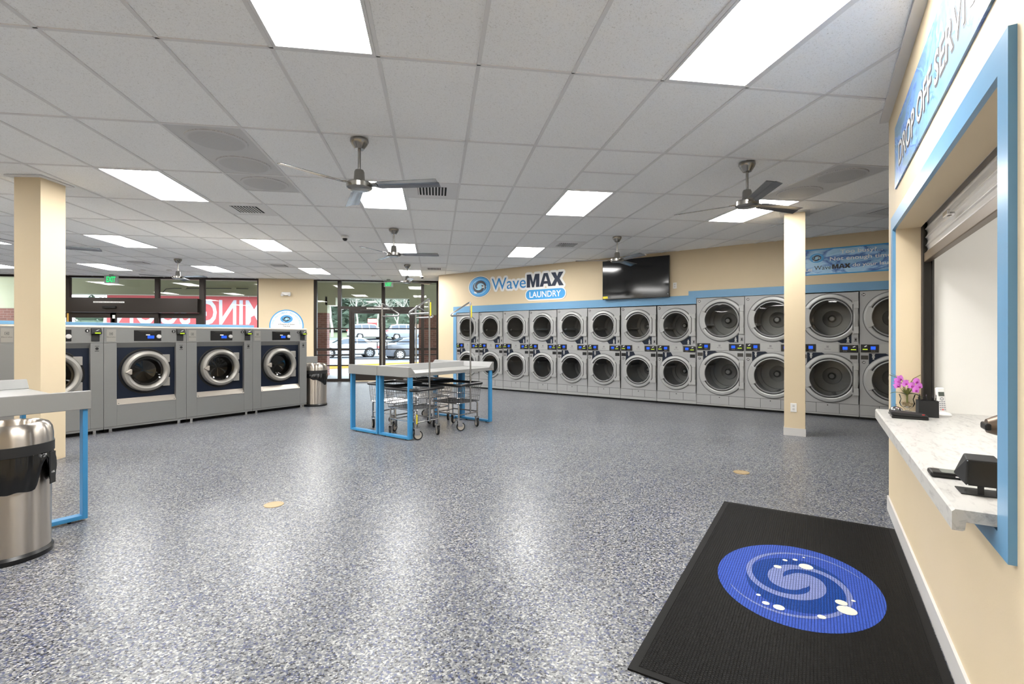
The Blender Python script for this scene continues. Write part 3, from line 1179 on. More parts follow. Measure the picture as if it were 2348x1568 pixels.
# left bay with the automatic sliding door
m = MB()
bar(m, -14.0, -5.12, 3.0, CEIL + 0.05)
bar(m, -5.17, -5.12, 0, 3.0)
bar(m, -14.0, -5.17, 0, 0.085)
w2 = struct('window_2', m, D_)
for a, b_ in ((-11.35, -11.22), (-6.735, -6.60)):
    mm = MB()
    bar(mm, a, b_, 0.085, 3.0)
    P('mullion', mm, D_, w2)
for a, b_ in ((-10.195, -10.065), (-7.905, -7.80)):
    mm = MB()
    bar(mm, a, b_, 2.44, 3.0)
    P('mullion', mm, D_, w2)
for x0, x1, z0 in ((-14.0, -11.35, 0.085), (-11.22, -10.195, 2.44), (-10.065, -7.905, 2.44), (-7.80, -6.735, 2.44), (-6.60, -5.17, 0.085)):
    pane(w2, x0, z0, x1, 3.0)
m = MB()
m.box(-11.22, YS - 0.16, 2.035, -6.735, YS + 0.08, 2.44)
d2 = struct('door_2', m, D_)
for k, (x0, x1, yo) in enumerate(((-11.22, -10.06, 0.03), (-10.13, -8.88, -0.05), (-9.025, -7.80, -0.05), (-7.90, -6.735, 0.03))):
    lf = MB()
    bar(lf, x0, x0 + 0.11, 0.02, 2.03, 0.025, yo)
    bar(lf, x1 - 0.11, x1, 0.02, 2.03, 0.025, yo)
    bar(lf, x0 + 0.11, x1 - 0.11, 1.88, 2.03, 0.025, yo)
    bar(lf, x0 + 0.11, x1 - 0.11, 0.02, 0.25, 0.025, yo)
    leaf = P('sliding_leaf', lf, D_, d2)
    P('pane', MB().box(x0 + 0.11, YS + yo - 0.004, 0.25, x1 - 0.11, YS + yo + 0.004, 1.88), M['glass'], leaf)
P('motion_sensor', MB().box(-9.15, YS - 0.22, 2.14, -8.82, YS - 0.16, 2.21), M['black'], d2, bevel=0.01)
P('warning_sticker', MB().box(-10.10, YS - 0.085, 1.75, -10.06, YS - 0.078, 2.0), M['curb_yellow'], d2)
P('switch', MB().box(-8.96, YS - 0.10, 1.86, -8.90, YS - 0.076, 1.96), M['white_plastic'], d2)
door_label(-9.40, -8.62, 2.295, 2.335, YS - 0.163, 'long white notice strip on the black header of the sliding door')


def exit_sign(x, y, z, w, label):
    t = thing('exit_sign', label, 'exit sign', (x, y, z))
    h = w * 0.62
    P('plate', MB().box(-w / 2, -0.02, -h / 2, w / 2, 0.02, h / 2), M['exit_face'], t, bevel=0.004)
    P('lettering', MB().text('EXIT', 0, -h * 0.36, w * 0.66, h * 0.72, -0.022, 0.03, align='C'), M['exit_green'], t)
    P('ceiling_mount', MB().box(-0.05, -0.015, h / 2, 0.05, 0.015, CEIL - z + 0.002), M['exit_face'], t)


exit_sign(-8.75, 15.0, 2.915, 0.34, 'green lit exit sign at left, above the sliding door')
exit_sign(-1.37, 15.0, 2.905, 0.27, 'green lit exit sign above the double glass doors')

# ================================================================== DRYERS
def yl(cx, cz):
    return lambda a, b, h: (cx + a, h, cz + b)


def ring_door(root, cx, cz, Ro, rg, w, big):
    # raised round door with glass, hinge plate, grip and the drum behind it
    d = MB()
    # hinge plate joining the ring to the right edge
    hh = Ro * 0.66
    d.box(cx + rg + 0.02, -0.030, cz - hh, w - 0.020, -0.002, cz + hh)
    d.lathe([(Ro, 0.0), (Ro, -0.018), (Ro - 0.012, -0.030), (Ro - 0.05, -0.036), (rg + 0.052, -0.036), (rg + 0.040, -0.030), (rg + 0.038, -0.004)], 56, yl(cx, cz))
    door = P('door', d, M['dryer_ring'], root, smooth=True)
    P('door_seam', MB().lathe([(Ro - 0.001, -0.0008), (Ro + 0.0075, -0.0008)], 56, yl(cx, cz), R(40), R(320)), M['gasket'], door)
    P('gasket', MB().lathe([(rg + 0.040, -0.006), (rg + 0.018, -0.008)], 48, yl(cx, cz)), M['gasket'], door)
    P('glass_rim', MB().lathe([(rg + 0.022, -0.006), (rg + 0.018, -0.022), (rg + 0.006, -0.024), (rg, -0.010), (rg - 0.004, 0.01)], 48, yl(cx, cz)), M['dryer'], door, smooth=True)
    P('window', MB().lathe([(rg + 0.002, -0.010), (rg * 0.5, -0.012), (0.0, -0.013)], 40, yl(cx, cz)), M['door_glass'], door, smooth=True)
    g = MB()
    a0, a1 = R(152), R(208)
    pts = []
    for k in range(9):
        a = a0 + (a1 - a0) * k / 8
        pts.append((cx + (rg + 0.085) * math.cos(a), cz + (rg + 0.085) * math.sin(a)))
    for k in range(9):
        a = a1 + (a0 - a1) * k / 8
        pts.append((cx + (rg - 0.006) * math.cos(a), cz + (rg - 0.006) * math.sin(a)))
    g.xz(pts, -0.046, -0.010)
    P('door_grip', g, M['dryer_ring'], door, bevel=0.006)
    for zz in (hh * 0.78, -hh * 0.78):
        P('hinge', MB().box(w - 0.075, -0.040, cz + zz - hh * 0.22, w - 0.006, -0.004, cz + zz + hh * 0.22), M['dryer_ring'], door, bevel=0.004)
    gr = MB()
    rr = Ro + 0.004
    pts = []
    aa = R(30) if not big else R(32)
    for k in range(9):
        a = -aa + 2 * aa * k / 8
        pts.append((cx + rr * math.cos(a), -0.033, cz + rr * math.sin(a)))
    gr.tube([(min(x, w - 0.085), y, z) for x, y, z in pts], 0.006, 6)
    P('hinge_groove', gr, M['gasket'], door)
    # drum
    rd = rg + (0.06 if big else 0.045)
    dm = MB()
    dep = 0.62 if big else 0.66
    dm.lathe([(rg + 0.03, 0.012), (rg + 0.03, 0.10), (rd, 0.11), (rd, dep), (rd - 0.06, dep + 0.002), (rd - 0.07, dep + 0.02), (rd * 0.42, dep + 0.02), (rd * 0.40, dep - 0.02), (rd * 0.2, dep - 0.045), (rd * 0.17, dep - 0.07), (0.0, dep - 0.072)], 40, yl(cx, cz))
    dr = P('drum', dm, M['drum'], root, smooth=True)
    P('hub', MB().lathe([(rd * 0.17, dep - 0.07), (rd * 0.15, dep - 0.10), (rd * 0.11, dep - 0.105)], 24, yl(cx, cz)), M['gasket'], dr, smooth=True)
    P('hub_cap', MB().lathe([(rd * 0.115, dep - 0.104), (rd * 0.1, dep - 0.115), (0, dep - 0.117)], 20, yl(cx, cz)), M['dryer'], dr, smooth=True)
    for k in range(3):
        a = R(250 + 120 * k + (cz * 40))
        T = Matrix.Translation((cx, 0, cz)) @ Matrix.Rotation(-a, 4, 'Y')
        P('lifter', MB().box(rd - 0.07, 0.14, -0.02, rd - 0.004, dep - 0.04, 0.02, T), M['dryer'], dr, bevel=0.008)


def control(root, x0, x1, z0, z1, flip):
    cp = P('control_panel', MB().box(x0, -0.010, z0, x1, 0.0, z1), M['black'], root, bevel=0.003)
    w, h = x1 - x0, z1 - z0
    # card reader box and display
    rx0 = x0 + 0.004 if not flip else x1 - 0.004 - w * 0.46
    dx0 = x0 + w * 0.56 if not flip else x0 + w * 0.16
    rd = P('card_reader', MB().box(rx0, -0.034, z0 + 0.008, rx0 + w * 0.46, -0.010, z1 - 0.006), M['black_matte'], cp, bevel=0.005)
    P('reader_light', MB().box(rx0 + w * 0.09, -0.0365, z0 + h * 0.34, rx0 + w * 0.37, -0.034, z0 + h * 0.44), M['lcd_green'], cp)
    P('display', MB().box(dx0, -0.0115, z0 + h * 0.36, dx0 + w * 0.27, -0.010, z0 + h * 0.76), M['lcd_blue'], cp)
    b = MB()
    for k in range(3):
        b.box(dx0 + w * 0.03 + k * w * 0.08, -0.0125, z0 + h * 0.16, dx0 + w * 0.075 + k * w * 0.08, -0.010, z0 + h * 0.22)
    P('buttons', b, M['key'], cp)
    cd = MB()
    cx = rx0 + w * 0.26
    cd.xz([(cx - w * 0.05, z1 - h * 0.34), (cx + w * 0.08, z1 - h * 0.20), (cx + w * 0.05, z1 - h * 0.10), (cx - w * 0.08, z1 - h * 0.24)], -0.040, -0.034)
    P('card_glint', cd, M['card'], cp)  # white quad painted as the glint of the card in the reader


def brand_plate(root, x0, x1, z0, z1, m, y=-0.006, sub='logo_plate', scale=1.0):
    pl = P(sub, MB().box(x0, y, z0, x1, 0.0, z1), m, root, bevel=0.002)
    cx, cz = (x0 + x1) / 2, (z0 + z1) / 2
    q = 0.017 * scale
    lg = MB()
    # square emblem: frame with a ring segment and bar
    zc = cz + 0.020 * scale
    for a in ((-q, -q, q, -q * 0.82), (-q, q * 0.82, q, q), (-q, -q, -q * 0.82, q), (q * 0.82, -q, q, q)):
        lg.box(cx + a[0], y - 0.001, zc + a[1], cx + a[2], y, zc + a[3])
    lg.xz([(cx - q * 0.6, zc), (cx + q * 0.1, zc + q * 0.6), (cx + q * 0.1, zc - q * 0.6)], y - 0.001, y)
    lg.box(cx + q * 0.3, y - 0.001, zc - q * 0.6, cx + q * 0.5, y, zc + q * 0.6)
    lg.text('Electrolux', cx, cz - 0.026 * scale, 0.085 * scale, None, y - 0.001, 0.0, align='C')
    P('lettering', lg, M['grey_letter'], pl)


def figure_icon(mb, cx, cz, s, y, up=1):
    mb.xz([(cx - s * 0.55, cz - up * s), (cx + s * 0.55, cz - up * s), (cx + s * 0.3, cz - up * 0.55 * s), (cx + s * 0.45, cz + up * 0.3 * s), (cx + 0.2 * s, cz + up * 0.45 * s), (cx + 0.28 * s, cz + up * s), (cx - 0.28 * s, cz + up * s), (cx - 0.2 * s, cz + up * 0.45 * s), (cx - s * 0.45, cz + up * 0.3 * s), (cx - s * 0.3, cz - up * 0.55 * s)], y - 0.001, y)


def make_dryer(big, label, s0):
    if big:
        w, H, st0, st1 = 0.862, 2.095, 1.088, 1.237
        du, dl, Ro, rg = (0.455, 1.668), (0.455, 0.653), 0.405, 0.295
        pz0, pz1, plx = 0.070, 0.236, (0.265, 0.585)
    else:
        w, H, st0, st1 = 0.785, 1.983, 1.046, 1.185
        du, dl, Ro, rg = (0.385, 1.580), (0.385, 0.634), 0.335, 0.242
        pz0, pz1, plx = 0.100, 0.251, (0.268, 0.527)
    t = thing('tumble_dryer', label, 'dryer', (*dryP(s0), 0), A_DRY, 'stacked dryers along the dryer wall')
    c = MB()
    c.plate_hole(0.002, st1, w - 0.002, H, (du[0], du[1], rg + 0.032), 0.0)
    c.plate_hole(0.002, pz1, w - 0.002, st0, (dl[0], dl[1], rg + 0.032), 0.0)
    c.box(0.002, 0.004, st0, w - 0.002, 0.03, st1)
    c.box(0.002, 0.0, 0.045, 0.012, 0.95, H)
    c.box(w - 0.012, 0.0, 0.045, w - 0.002, 0.95, H)
    c.box(0.012, 0.0, H - 0.01, w - 0.012, 0.95, H)
    c.box(0.012, 0.94, 0.045, w - 0.012, 0.95, H - 0.01)
    c.box(0.012, 0.01, 0.045, w - 0.012, 0.94, 0.055)
    c.box(0.012, 0.012, pz0 - 0.02, w - 0.012, 0.03, pz1)
    P('cabinet', c, M['dryer'], t)
    P('base_strip', MB().box(0.004, -0.002, 0.040, w - 0.004, 0.02, pz0 - 0.005), M['dryer_ring'], t)
    P('toe_shade', MB().box(0.004, 0.035, 0.0, w - 0.004, 0.9, 0.045), M['dark_gap'], t)  # near-black block standing in for the shadow gap under the dryer
    ring_door(t, *du, Ro, rg, w, big)
    ring_door(t, *dl, Ro, rg, w, big)
    control(t, 0.018, plx[0] - 0.012, st0 + 0.008, st1 - 0.012, False)
    control(t, plx[1] + 0.010, w - 0.015, st0 + 0.002, st1 - 0.022, True)
    brand_plate(t, plx[0], plx[1], st0 + 0.003, st1 - 0.004, M['dryer_ring'])
    # lower access panels
    P('panel_gap_shade', MB().box(0.008, -0.0015, pz0 - 0.003, w - 0.008, 0.010, pz1 + 0.002), M['gasket'], t)  # dark backing paints the shadow lines between the access panels
    xs = (0.006, plx[0] - 0.004, plx[1] + 0.004, w - 0.006)
    for k in range(3):
        ap = P('access_panel', MB().box(xs[k] + 0.0035, -0.004 - (0.003 if k == 1 else 0), pz0, xs[k + 1] - 0.002, 0.012, pz1 - 0.004), M['dryer'], t, bevel=0.0015)
        if k == 1:
            P('lock', MB().ycyl((xs[1] + xs[2]) / 2, pz1 - 0.035, -0.014, -0.006, 0.009, 12), M['gasket'], ap)
    # payment slots below the strip
    for x0 in (0.020, w - 0.122):
        P('slot_recess', MB().box(x0, -0.003, st0 - 0.108, x0 + 0.098, 0.001, st0 - 0.042), M['track'] if big else M['dark_gap'], t)
    # dark emblem patches with figure icons
    e1 = MB()
    x1 = w - 0.105
    zb = st1 + 0.006
    arc = []
    for k in range(7):
        a = R(-75) + R(38) * k / 6
        arc.append((du[0] + (Ro + 0.006) * math.cos(a), du[1] + (Ro + 0.006) * math.sin(a)))
    e1.xz([(x1, zb)] + [(x1, max(arc[-1][1], zb + 0.11))] + arc[::-1] + [(arc[0][0] + 0.05, zb)], -0.003, 0.001)
    e = P('emblem', e1, M['navy'], t)
    ic = MB()
    figure_icon(ic, x1 - 0.048, zb + 0.055, 0.045, -0.0035)
    P('figure_icon', ic, M['dryer_ring'], e)
    e2 = MB()
    arc = []
    for k in range(7):
        a = R(100) + R(52) * k / 6
        arc.append((dl[0] + (Ro + 0.006) * math.cos(a), dl[1] + (Ro + 0.006) * math.sin(a)))
    e2.xz([(0.125, st0 - 0.006), (0.125, arc[-1][1])] + arc[::-1] + [(arc[0][0] - 0.04, st0 - 0.006)], -0.003, 0.001)
    e = P('emblem', e2, M['navy'], t)
    ic = MB()
    figure_icon(ic, 0.185, st0 - 0.060, 0.045, -0.0035, -1)
    P('figure_icon', ic, M['dryer_ring'], e)
    wi = MB().ycyl(w - 0.048, st1 + 0.066, -0.003, 0.0, 0.016, 18)
    wi.box(w - 0.07, -0.003, st1 + 0.086, w - 0.026, 0.0, st1 + 0.094).box(w - 0.07, -0.003, st1 + 0.036, w - 0.026, 0.0, st1 + 0.046)
    P('warning_sticker', wi, M['badge'], t)
    P('number_badge', MB().ycyl(0.055, H - 0.058, -0.004, 0.0, 0.024, 22), M['badge'], t)
    P('number_badge', MB().ycyl(0.058, st0 - 0.155, -0.004, 0.0, 0.024, 22), M['badge'], t)
    return t


def dryer_numbers(t, lo):
    H = 2.095 if lo >= 17 else 1.983
    st0 = 1.088 if lo >= 17 else 1.046
    bs = [o for o in t.children if o.name.startswith('number_badge')]
    bs.sort(key=lambda o: sum(v.co.z for v in o.data.vertices))
    for b_, n_, (x, z) in ((bs[-1], lo + 1, (0.055, H - 0.058)), (bs[0], lo, (0.058, st0 - 0.155))):
        P('number', MB().text(str(n_), x, z - 0.013, None, 0.026, -0.005, 0.02, align='C'), M['white_letter'], b_)


dn = ['leftmost in the row beside the blue strip', 'second stack from the blue strip', 'third stack from the left', 'fourth stack from the left, under the LAUNDRY pill', 'fifth stack from the left', 'sixth stack, under the left end of the television', 'seventh stack, under the television', 'last of the small stacks, next to the taller ones']
dry0 = None
ds = []
for k in range(8):
    lb = 'stacked pair of grey tumble dryers, ' + dn[k]
    s0 = 0.803 + 0.787 * k
    if k == 0:
        dry0 = make_dryer(False, lb, s0)
        ds.append(dry0)
    else:
        ds.append(dup(dry0, (*dryP(s0), 0), A_DRY, lb))
bn = ['tall stacked dryers with large doors, left of the right pillar, first tall stack', 'tall stacked dryers with large doors, partly behind the right pillar', 'tall stacked dryers with large doors, just right of the right pillar', 'tall stacked dryers numbered 24 and 23, cut off by the drop-off wall corner']
for k in range(4):
    s0 = 7.099 + 0.864 * k
    if k == 0:
        big0 = make_dryer(True, bn[0], s0)
        ds.append(big0)
    else:
        ds.append(dup(big0, (*dryP(s0), 0), A_DRY, bn[k]))
for k, t in enumerate(ds):
    dryer_numbers(t, 2 * k + 1)

# ================================================================== WASHERS
def make_washer(label, s0):
    w, H = 1.043, 1.508
    t = thing('washing_machine', label, 'washer', (*washP(s0), 0), A_WASH, 'front-loading washers in a row')
    c = MB()
    c.box(0.002, 0.0, 0.085, 0.150, 0.95, 1.262)
    c.box(0.896, 0.0, 0.085, w - 0.002, 0.95, 1.262)
    c.box(0.150, 0.0, 0.085, 0.896, 0.95, 0.382)
    c.box(0.150, 0.30, 0.382, 0.896, 0.95, 1.262)
    c.box(0.002, 0.0, 1.264, w - 0.002, 0.95, 1.478)
    P('cabinet', c, M['washer'], t, bevel=0.003)
    P('top_cover', MB().yz([(-0.004, 1.480), (-0.002, 1.498), (0.02, 1.508), (0.95, 1.508), (0.95, 1.480)], 0.0, w), M['washer_top'], t, bevel=0.003)
    P('base_strip', MB().box(0.004, 0.006, 0.055, w - 0.004, 0.9, 0.083), M['washer'], t)
    P('toe_shade', MB().box(0.03, 0.10, 0.0, w - 0.03, 0.88, 0.056), M['dark_gap'], t)  # near-black block painting the shade beneath the washer
    for x in (0.09, w - 0.09):
        P('foot', MB().cyl(x, 0.05, 0.0, 0.056, 0.022, 14), M['chrome'], t)
    fp = MB()
    cx, cz = 0.515, 0.845
    fp.plate_hole(0.150, 0.40, 0.896, 1.21, (cx, cz, 0.285), 0.055)
    P('front_panel', fp, M['navy'], t)
    P('upper_lip', MB().yz([(0.0, 1.262), (0.055, 1.195), (0.062, 1.195), (0.03, 1.262)], 0.150, 0.896), M['washer'], t)
    P('lower_ledge', MB().yz([(-0.006, 0.384), (0.055, 0.462), (0.062, 0.455), (0.02, 0.384)], 0.151, 0.895), M['washer_lip'], t)
    sc = MB()
    for x in (0.172, 0.874):
        sc.ycyl(x, 0.40, 0.0, 0.02, 0.006, 8)
    P('screws', sc, M['chrome'], t)
    # door
    d = MB()
    Ro, rg = 0.298, 0.212
    d.lathe([(Ro, 0.05), (Ro + 0.002, 0.0), (Ro - 0.012, -0.035), (Ro - 0.045, -0.050), (rg + 0.022, -0.042), (rg + 0.004, -0.020), (rg, 0.02)], 64, yl(cx, cz))
    door = P('door', d, M['washer_ring'], t, smooth=True)
    P('gasket', MB().lathe([(0.305, 0.052), (0.325, 0.045), (0.335, 0.054)], 48, yl(cx, cz)), M['black_matte'], door)
    gl = MB()
    gl.lathe([(rg, 0.0), (rg - 0.01, -0.004), (rg - 0.03, 0.004), (rg * 0.8, 0.05), (rg * 0.72, 0.10), (0.0, 0.115)], 48, yl(cx, cz))
    P('window_bowl', gl, M['washer_glass'], door, smooth=True)
    hd = MB()
    hd.prism([(cx - 0.285, cz - 0.004), (cx - 0.225, cz + 0.04), (cx - 0.205, cz + 0.038), (cx - 0.205, cz - 0.038), (cx - 0.225, cz - 0.04)], -0.075, -0.030, lambda a, b, y: (a, y, b))
    P('handle', hd, M['washer_lip'], door, bevel=0.008)
    for z0, z1 in ((0.965, 1.083), (0.607, 0.735)):
        P('hinge', MB().box(0.715, -0.005, z0, 0.812, 0.054, z1), M['washer_ring'], door, bevel=0.004)
    P('drum', MB().lathe([(0.285, 0.055), (0.285, 0.20), (0.30, 0.22), (0.30, 0.29), (0.05, 0.292), (0, 0.292)], 40, yl(cx, cz)), M['drum_dark'], t, smooth=True)
    # control area
    cp = P('control_panel', MB().box(0.353, -0.006, 1.289, 0.697, 0.002, 1.447), M['black'], t, bevel=0.004)
    P('display', MB().box(0.520, -0.0075, 1.325, 0.605, -0.006, 1.368), M['lcd_blue'], cp)
    P('card_label', MB().box(0.500, -0.0075, 1.372, 0.552, -0.006, 1.386), M['card'], cp)
    P('hood_line', MB().xz([(0.36, 1.44), (0.40, 1.44), (0.44, 1.42), (0.60, 1.42), (0.64, 1.44), (0.69, 1.44), (0.69, 1.445), (0.36, 1.445)], -0.010, -0.006), M['track'], cp)
    P('knob', MB().lathe([(0.030, -0.006), (0.030, -0.022), (0.026, -0.028), (0, -0.029)], 28, yl(0.664, 1.355)), M['baseboard'], cp, smooth=True)
    P('number_badge', MB().ycyl(0.862, 1.432, -0.003, 0.0, 0.024, 24), M['badge'], t)
    cr = P('card_reader', MB().box(0.905, -0.012, 1.288, 0.995, 0.002, 1.385).yz([(-0.012, 1.385), (-0.060, 1.390), (-0.060, 1.415), (-0.03, 1.465), (0.002, 1.470), (0.002, 1.385)], 0.900, 1.010), M['black_matte'], t, bevel=0.004)
    P('reader_light', MB().box(0.930, -0.0625, 1.394, 0.992, -0.060, 1.410), M['lcd_green'], cr)
    P('card_glint', MB().prism([(0.938, 1.430), (0.962, 1.444), (0.984, 1.452), (0.962, 1.436)], -0.054, -0.042, lambda a, b, y: (a, y, b)), M['card'], cr)  # white sliver painted as a glint on the reader
    brand_plate(t, 0.030, 0.140, 1.284, 1.455, M['washer_ring'], -0.003, scale=1.15)
    wi = MB().ycyl(0.968, 1.186, -0.002, 0.0, 0.019, 20)
    wi.box(0.945, -0.002, 1.216, 0.991, 0.0, 1.222).box(0.945, -0.002, 1.150, 0.991, 0.0, 1.158)
    P('warning_sticker', wi, M['badge'], t)
    return t


wl_ = ['grey front-loading washer numbered 1, at the right end of the row', 'grey front-loading washer numbered 2, second from the right end', 'grey front-loading washer numbered 3, third from the right end', 'grey front-loading washer numbered 4, half hidden by the left pillar']
w0 = make_washer(wl_[0], 0.765)
ws = [w0]
for k in range(1, 4):
    ws.append(dup(w0, (*washP(0.765 - 1.042 * k), 0), A_WASH, wl_[k]))
for k, t in enumerate(ws):
    b_ = [o for o in t.children if o.name.startswith('number_badge')][0]
    P('number', MB().text(str(k + 1), 0.862, 1.418, None, 0.028, -0.004, 0.02, align='C'), M['white_letter'], b_)
# blue capped divider behind the washers
t = thing('divider_panel', 'long blue-capped divider standing behind the washers', 'divider', (*washP(-3.0, -1.0), 0), A_WASH)
P('panel', MB().box(0, 0, 0, 4.30, 0.08, 1.5), M['washer'], t)
P('cap', MB().box(-0.01, -0.03, 1.5, 4.31, 0.11, 1.572), M['blue_paint'], t, bevel=0.004)

# ================================================================== TABLES
def make_table(label, loc, rz, mir=False, L=1.735, Wd=0.628):
    t = thing('folding_table', label, 'folding table', (*loc, 0), rz, 'grey topped folding tables on blue frames')
    X = (lambda x: Wd - x) if mir else (lambda x: x)

    def bx(mb, x0, y0, z0, x1, y1, z1):
        a, b = sorted((X(x0), X(x1)))
        mb.box(a, y0, z0, b, y1, z1)
    top = MB()
    bx(top, 0.0, 0.0, 0.845, Wd, L, 0.872)                 # deck
    bx(top, Wd - 0.02, 0.0, 0.822, Wd, L, 0.845)           # open side apron
    P('top', top, M['laminate'], t, bevel=0.004)
    bl = MB()
    bl.prism([(X(0), 0.822), (X(0.02), 0.822), (X(0.09), 0.872), (X(0.035), 0.955), (X(0), 0.955)], 0.0, L, lambda a, b, c: (a, c, b))
    P('back_lip', bl, M['laminate'], t, bevel=0.005)
    for y0, s_ in ((-0.02, 1), (L + 0.02, -1)):
        e = MB()
        e.prism([(y0, 0.822), (y0 + s_ * 0.035, 0.822), (y0 + s_ * 0.035, 0.846), (y0 + s_ * 0.115, 0.874), (y0 + s_ * 0.045, 0.950), (y0 + s_ * 0.035, 0.955), (y0, 0.955)], X(0), X(Wd + 0.004), lambda a, b, c: (c, a, b))
        P('end_panel', e, M['laminate'], t, bevel=0.004)
    for y0 in (0.0, L - 0.07):
        f = MB()
        f.box(0.012, y0, 0.014, 0.042, y0 + 0.07, 0.845)
        f.box(Wd - 0.042, y0, 0.014, Wd - 0.012, y0 + 0.07, 0.845)
        f.box(0.042, y0, 0.014, Wd - 0.042, y0 + 0.07, 0.044)
        fr_ = P('leg_frame', f, M['blue_leg'], t, bevel=0.003)
        for x in (0.11, Wd - 0.11):
            P('foot', MB().cyl(x, y0 + 0.035, 0.0, 0.016, 0.012, 10), M['black'], fr_)
    return t


make_table('grey folding table on blue frame in the centre, nearer of the two', (-0.775, 6.955), R(-45))
make_table('grey folding table on blue frame in the centre, farther of the two', (-0.775 - 0.449, 6.955 + 0.449), R(-45), True)
cx_, cy_ = -2.512, 4.074
make_table('grey folding table on blue frame at the left edge of the picture', (cx_ - c47 * 0.628 + -s47 * 0.02, cy_ - s47 * 0.628 + c47 * 0.02), A_WASH)
make_table('grey folding table behind the far trash can, mostly hidden by washer 1', (-2.385 - c47 * 0.628, 10.53 - s47 * 0.628), A_WASH)

# ================================================================== LAUNDRY CARTS
def rrect(hx, hy, r, z, n=4):
    pts = []
    for cx, cy, a0 in ((hx - r, hy - r, 0), (-hx + r, hy - r, 90), (-hx + r, -hy + r, 180), (hx - r, -hy + r, 270)):
        for k in range(n + 1):
            a = R(a0 + 90 * k / n)
            pts.append((cx + r * math.cos(a), cy + r * math.sin(a), z))
    return pts


def make_cart(label, loc, rz):
    t = thing('laundry_cart', label, 'laundry cart', (*loc, 0), rz, 'wire laundry carts under the centre tables')
    zt, zb = 0.655, 0.395
    P('rim', MB().tube(rrect(0.27, 0.305, 0.05, zt), 0.021, 8, True), M['black'], t, smooth=True)
    b = MB()
    for f in (0.0, 0.30, 0.62, 0.98):
        z = zb + (zt - zb) * f
        q = 0.92 + 0.08 * f
        b.tube(rrect(0.265 * q, 0.30 * q, 0.05, z), 0.0035 if 0 < f < 0.9 else 0.005, 5, True)
    nx, ny = 13, 15
    for k in range(nx):
        u = -1 + 2 * (k + 0.5) / nx
        for s in (-1, 1):
            b.tube([(u * 0.23, s * 0.276, zb), (u * 0.25, s * 0.30, zt - 0.01)], 0.0022, 4)
    for k in range(ny):
        u = -1 + 2 * (k + 0.5) / ny
        for s in (-1, 1):
            b.tube([(s * 0.244, u * 0.265, zb), (s * 0.265, u * 0.288, zt - 0.01)], 0.0022, 4)
    P('basket', b, M['wire'], t, smooth=True)
    g = MB()
    for k in range(19):
        u = -1 + 2 * (k + 0.5) / 19
        g.tube([(u * 0.24, -0.27, zb), (u * 0.24, 0.27, zb)], 0.0022, 4)
    for k in range(10):
        u = -1 + 2 * (k + 0.5) / 10
        g.tube([(-0.24, u * 0.27, zb - 0.004), (0.24, u * 0.27, zb - 0.004)], 0.0026, 4)
    P('basket_floor', g, M['wire'], t, smooth=True)
    lx, ly = 0.205, 0.25
    f = MB()
    for s in (-1, 1):
        f.tube([(s * lx, -ly, 0.155), (s * lx, -ly, 0.36), (s * (lx - 0.004), -ly + 0.012, 0.382), (s * (lx - 0.012), -ly + 0.035, 0.388), (s * (lx - 0.012), ly - 0.035, 0.388), (s * (lx - 0.004), ly - 0.012, 0.382), (s * lx, ly, 0.36), (s * lx, ly, 0.155)], 0.0125, 8)
        f.tube([(s * lx, -ly, 0.235), (s * lx, ly, 0.235)], 0.010, 6)
        f.tube([(-lx, s * ly, 0.225), (lx, s * ly, 0.225)], 0.010, 6)
    P('frame', f, M['wire'], t, smooth=True)
    for sx in (-1, 1):
        for sy in (-1, 1):
            a = R(random.choice([20, 35, -30, 60]))
            T = Matrix.Translation((sx * lx, sy * ly, 0)) @ Matrix.Rotation(a, 4, 'Z')
            fk = MB()
            fk.box(-0.018, -0.022, 0.065, 0.05, -0.018, 0.15, T).box(-0.018, 0.018, 0.065, 0.05, 0.022, 0.15, T).box(-0.028, -0.024, 0.147, 0.05, 0.024, 0.157, T)
            ck = P('caster', fk, M['chrome'], t)
            wh = MB().lathe([(0.0, -0.014), (0.046, -0.014), (0.050, -0.010), (0.050, 0.010), (0.046, 0.014), (0.0, 0.014)], 22, lambda a_, b_, h: tuple(T @ Vector((0.028 + a_, h, 0.063 + b_))))
            P('wheel', wh, M['wheel_grey'], ck, smooth=True)
            ty = MB().lathe([(0.049, -0.015), (0.059, -0.015), (0.063, -0.010), (0.063, 0.010), (0.059, 0.015), (0.049, 0.015)], 22, lambda a_, b_, h: tuple(T @ Vector((0.028 + a_, h, 0.063 + b_))))
            P('tyre', ty, M['tyre'], ck, smooth=True)
    y0 = -0.292
    zp, zl = 1.842, 1.663
    P('pole', MB().tube([(0, y0 + 0.05, 0.225), (0, y0, 0.225), (0, y0, zp)], 0.0125, 10), M['wire'], t, smooth=True)
    P('hanger_bar', MB().tube([(0, y0, zp), (0, y0 + 0.012, zp + 0.012), (0, y0 + 0.03, zp + 0.008), (0, y0 + 0.375, zl + 0.035), (0, y0 + 0.392, zl + 0.016), (0, y0 + 0.375, zl), (0, y0, zl)], 0.0125, 8), M['wire'], t, smooth=True)
    P('yellow_label', MB().box(-0.003, y0 - 0.016, zl - 0.03, 0.016, y0 - 0.0125, zp - 0.03), M['yellow'], t)
    P('yellow_label', MB().box(-lx - 0.002, -ly - 0.017, 0.21, -lx + 0.014, -ly - 0.012, 0.335), M['yellow'], t)
    return t


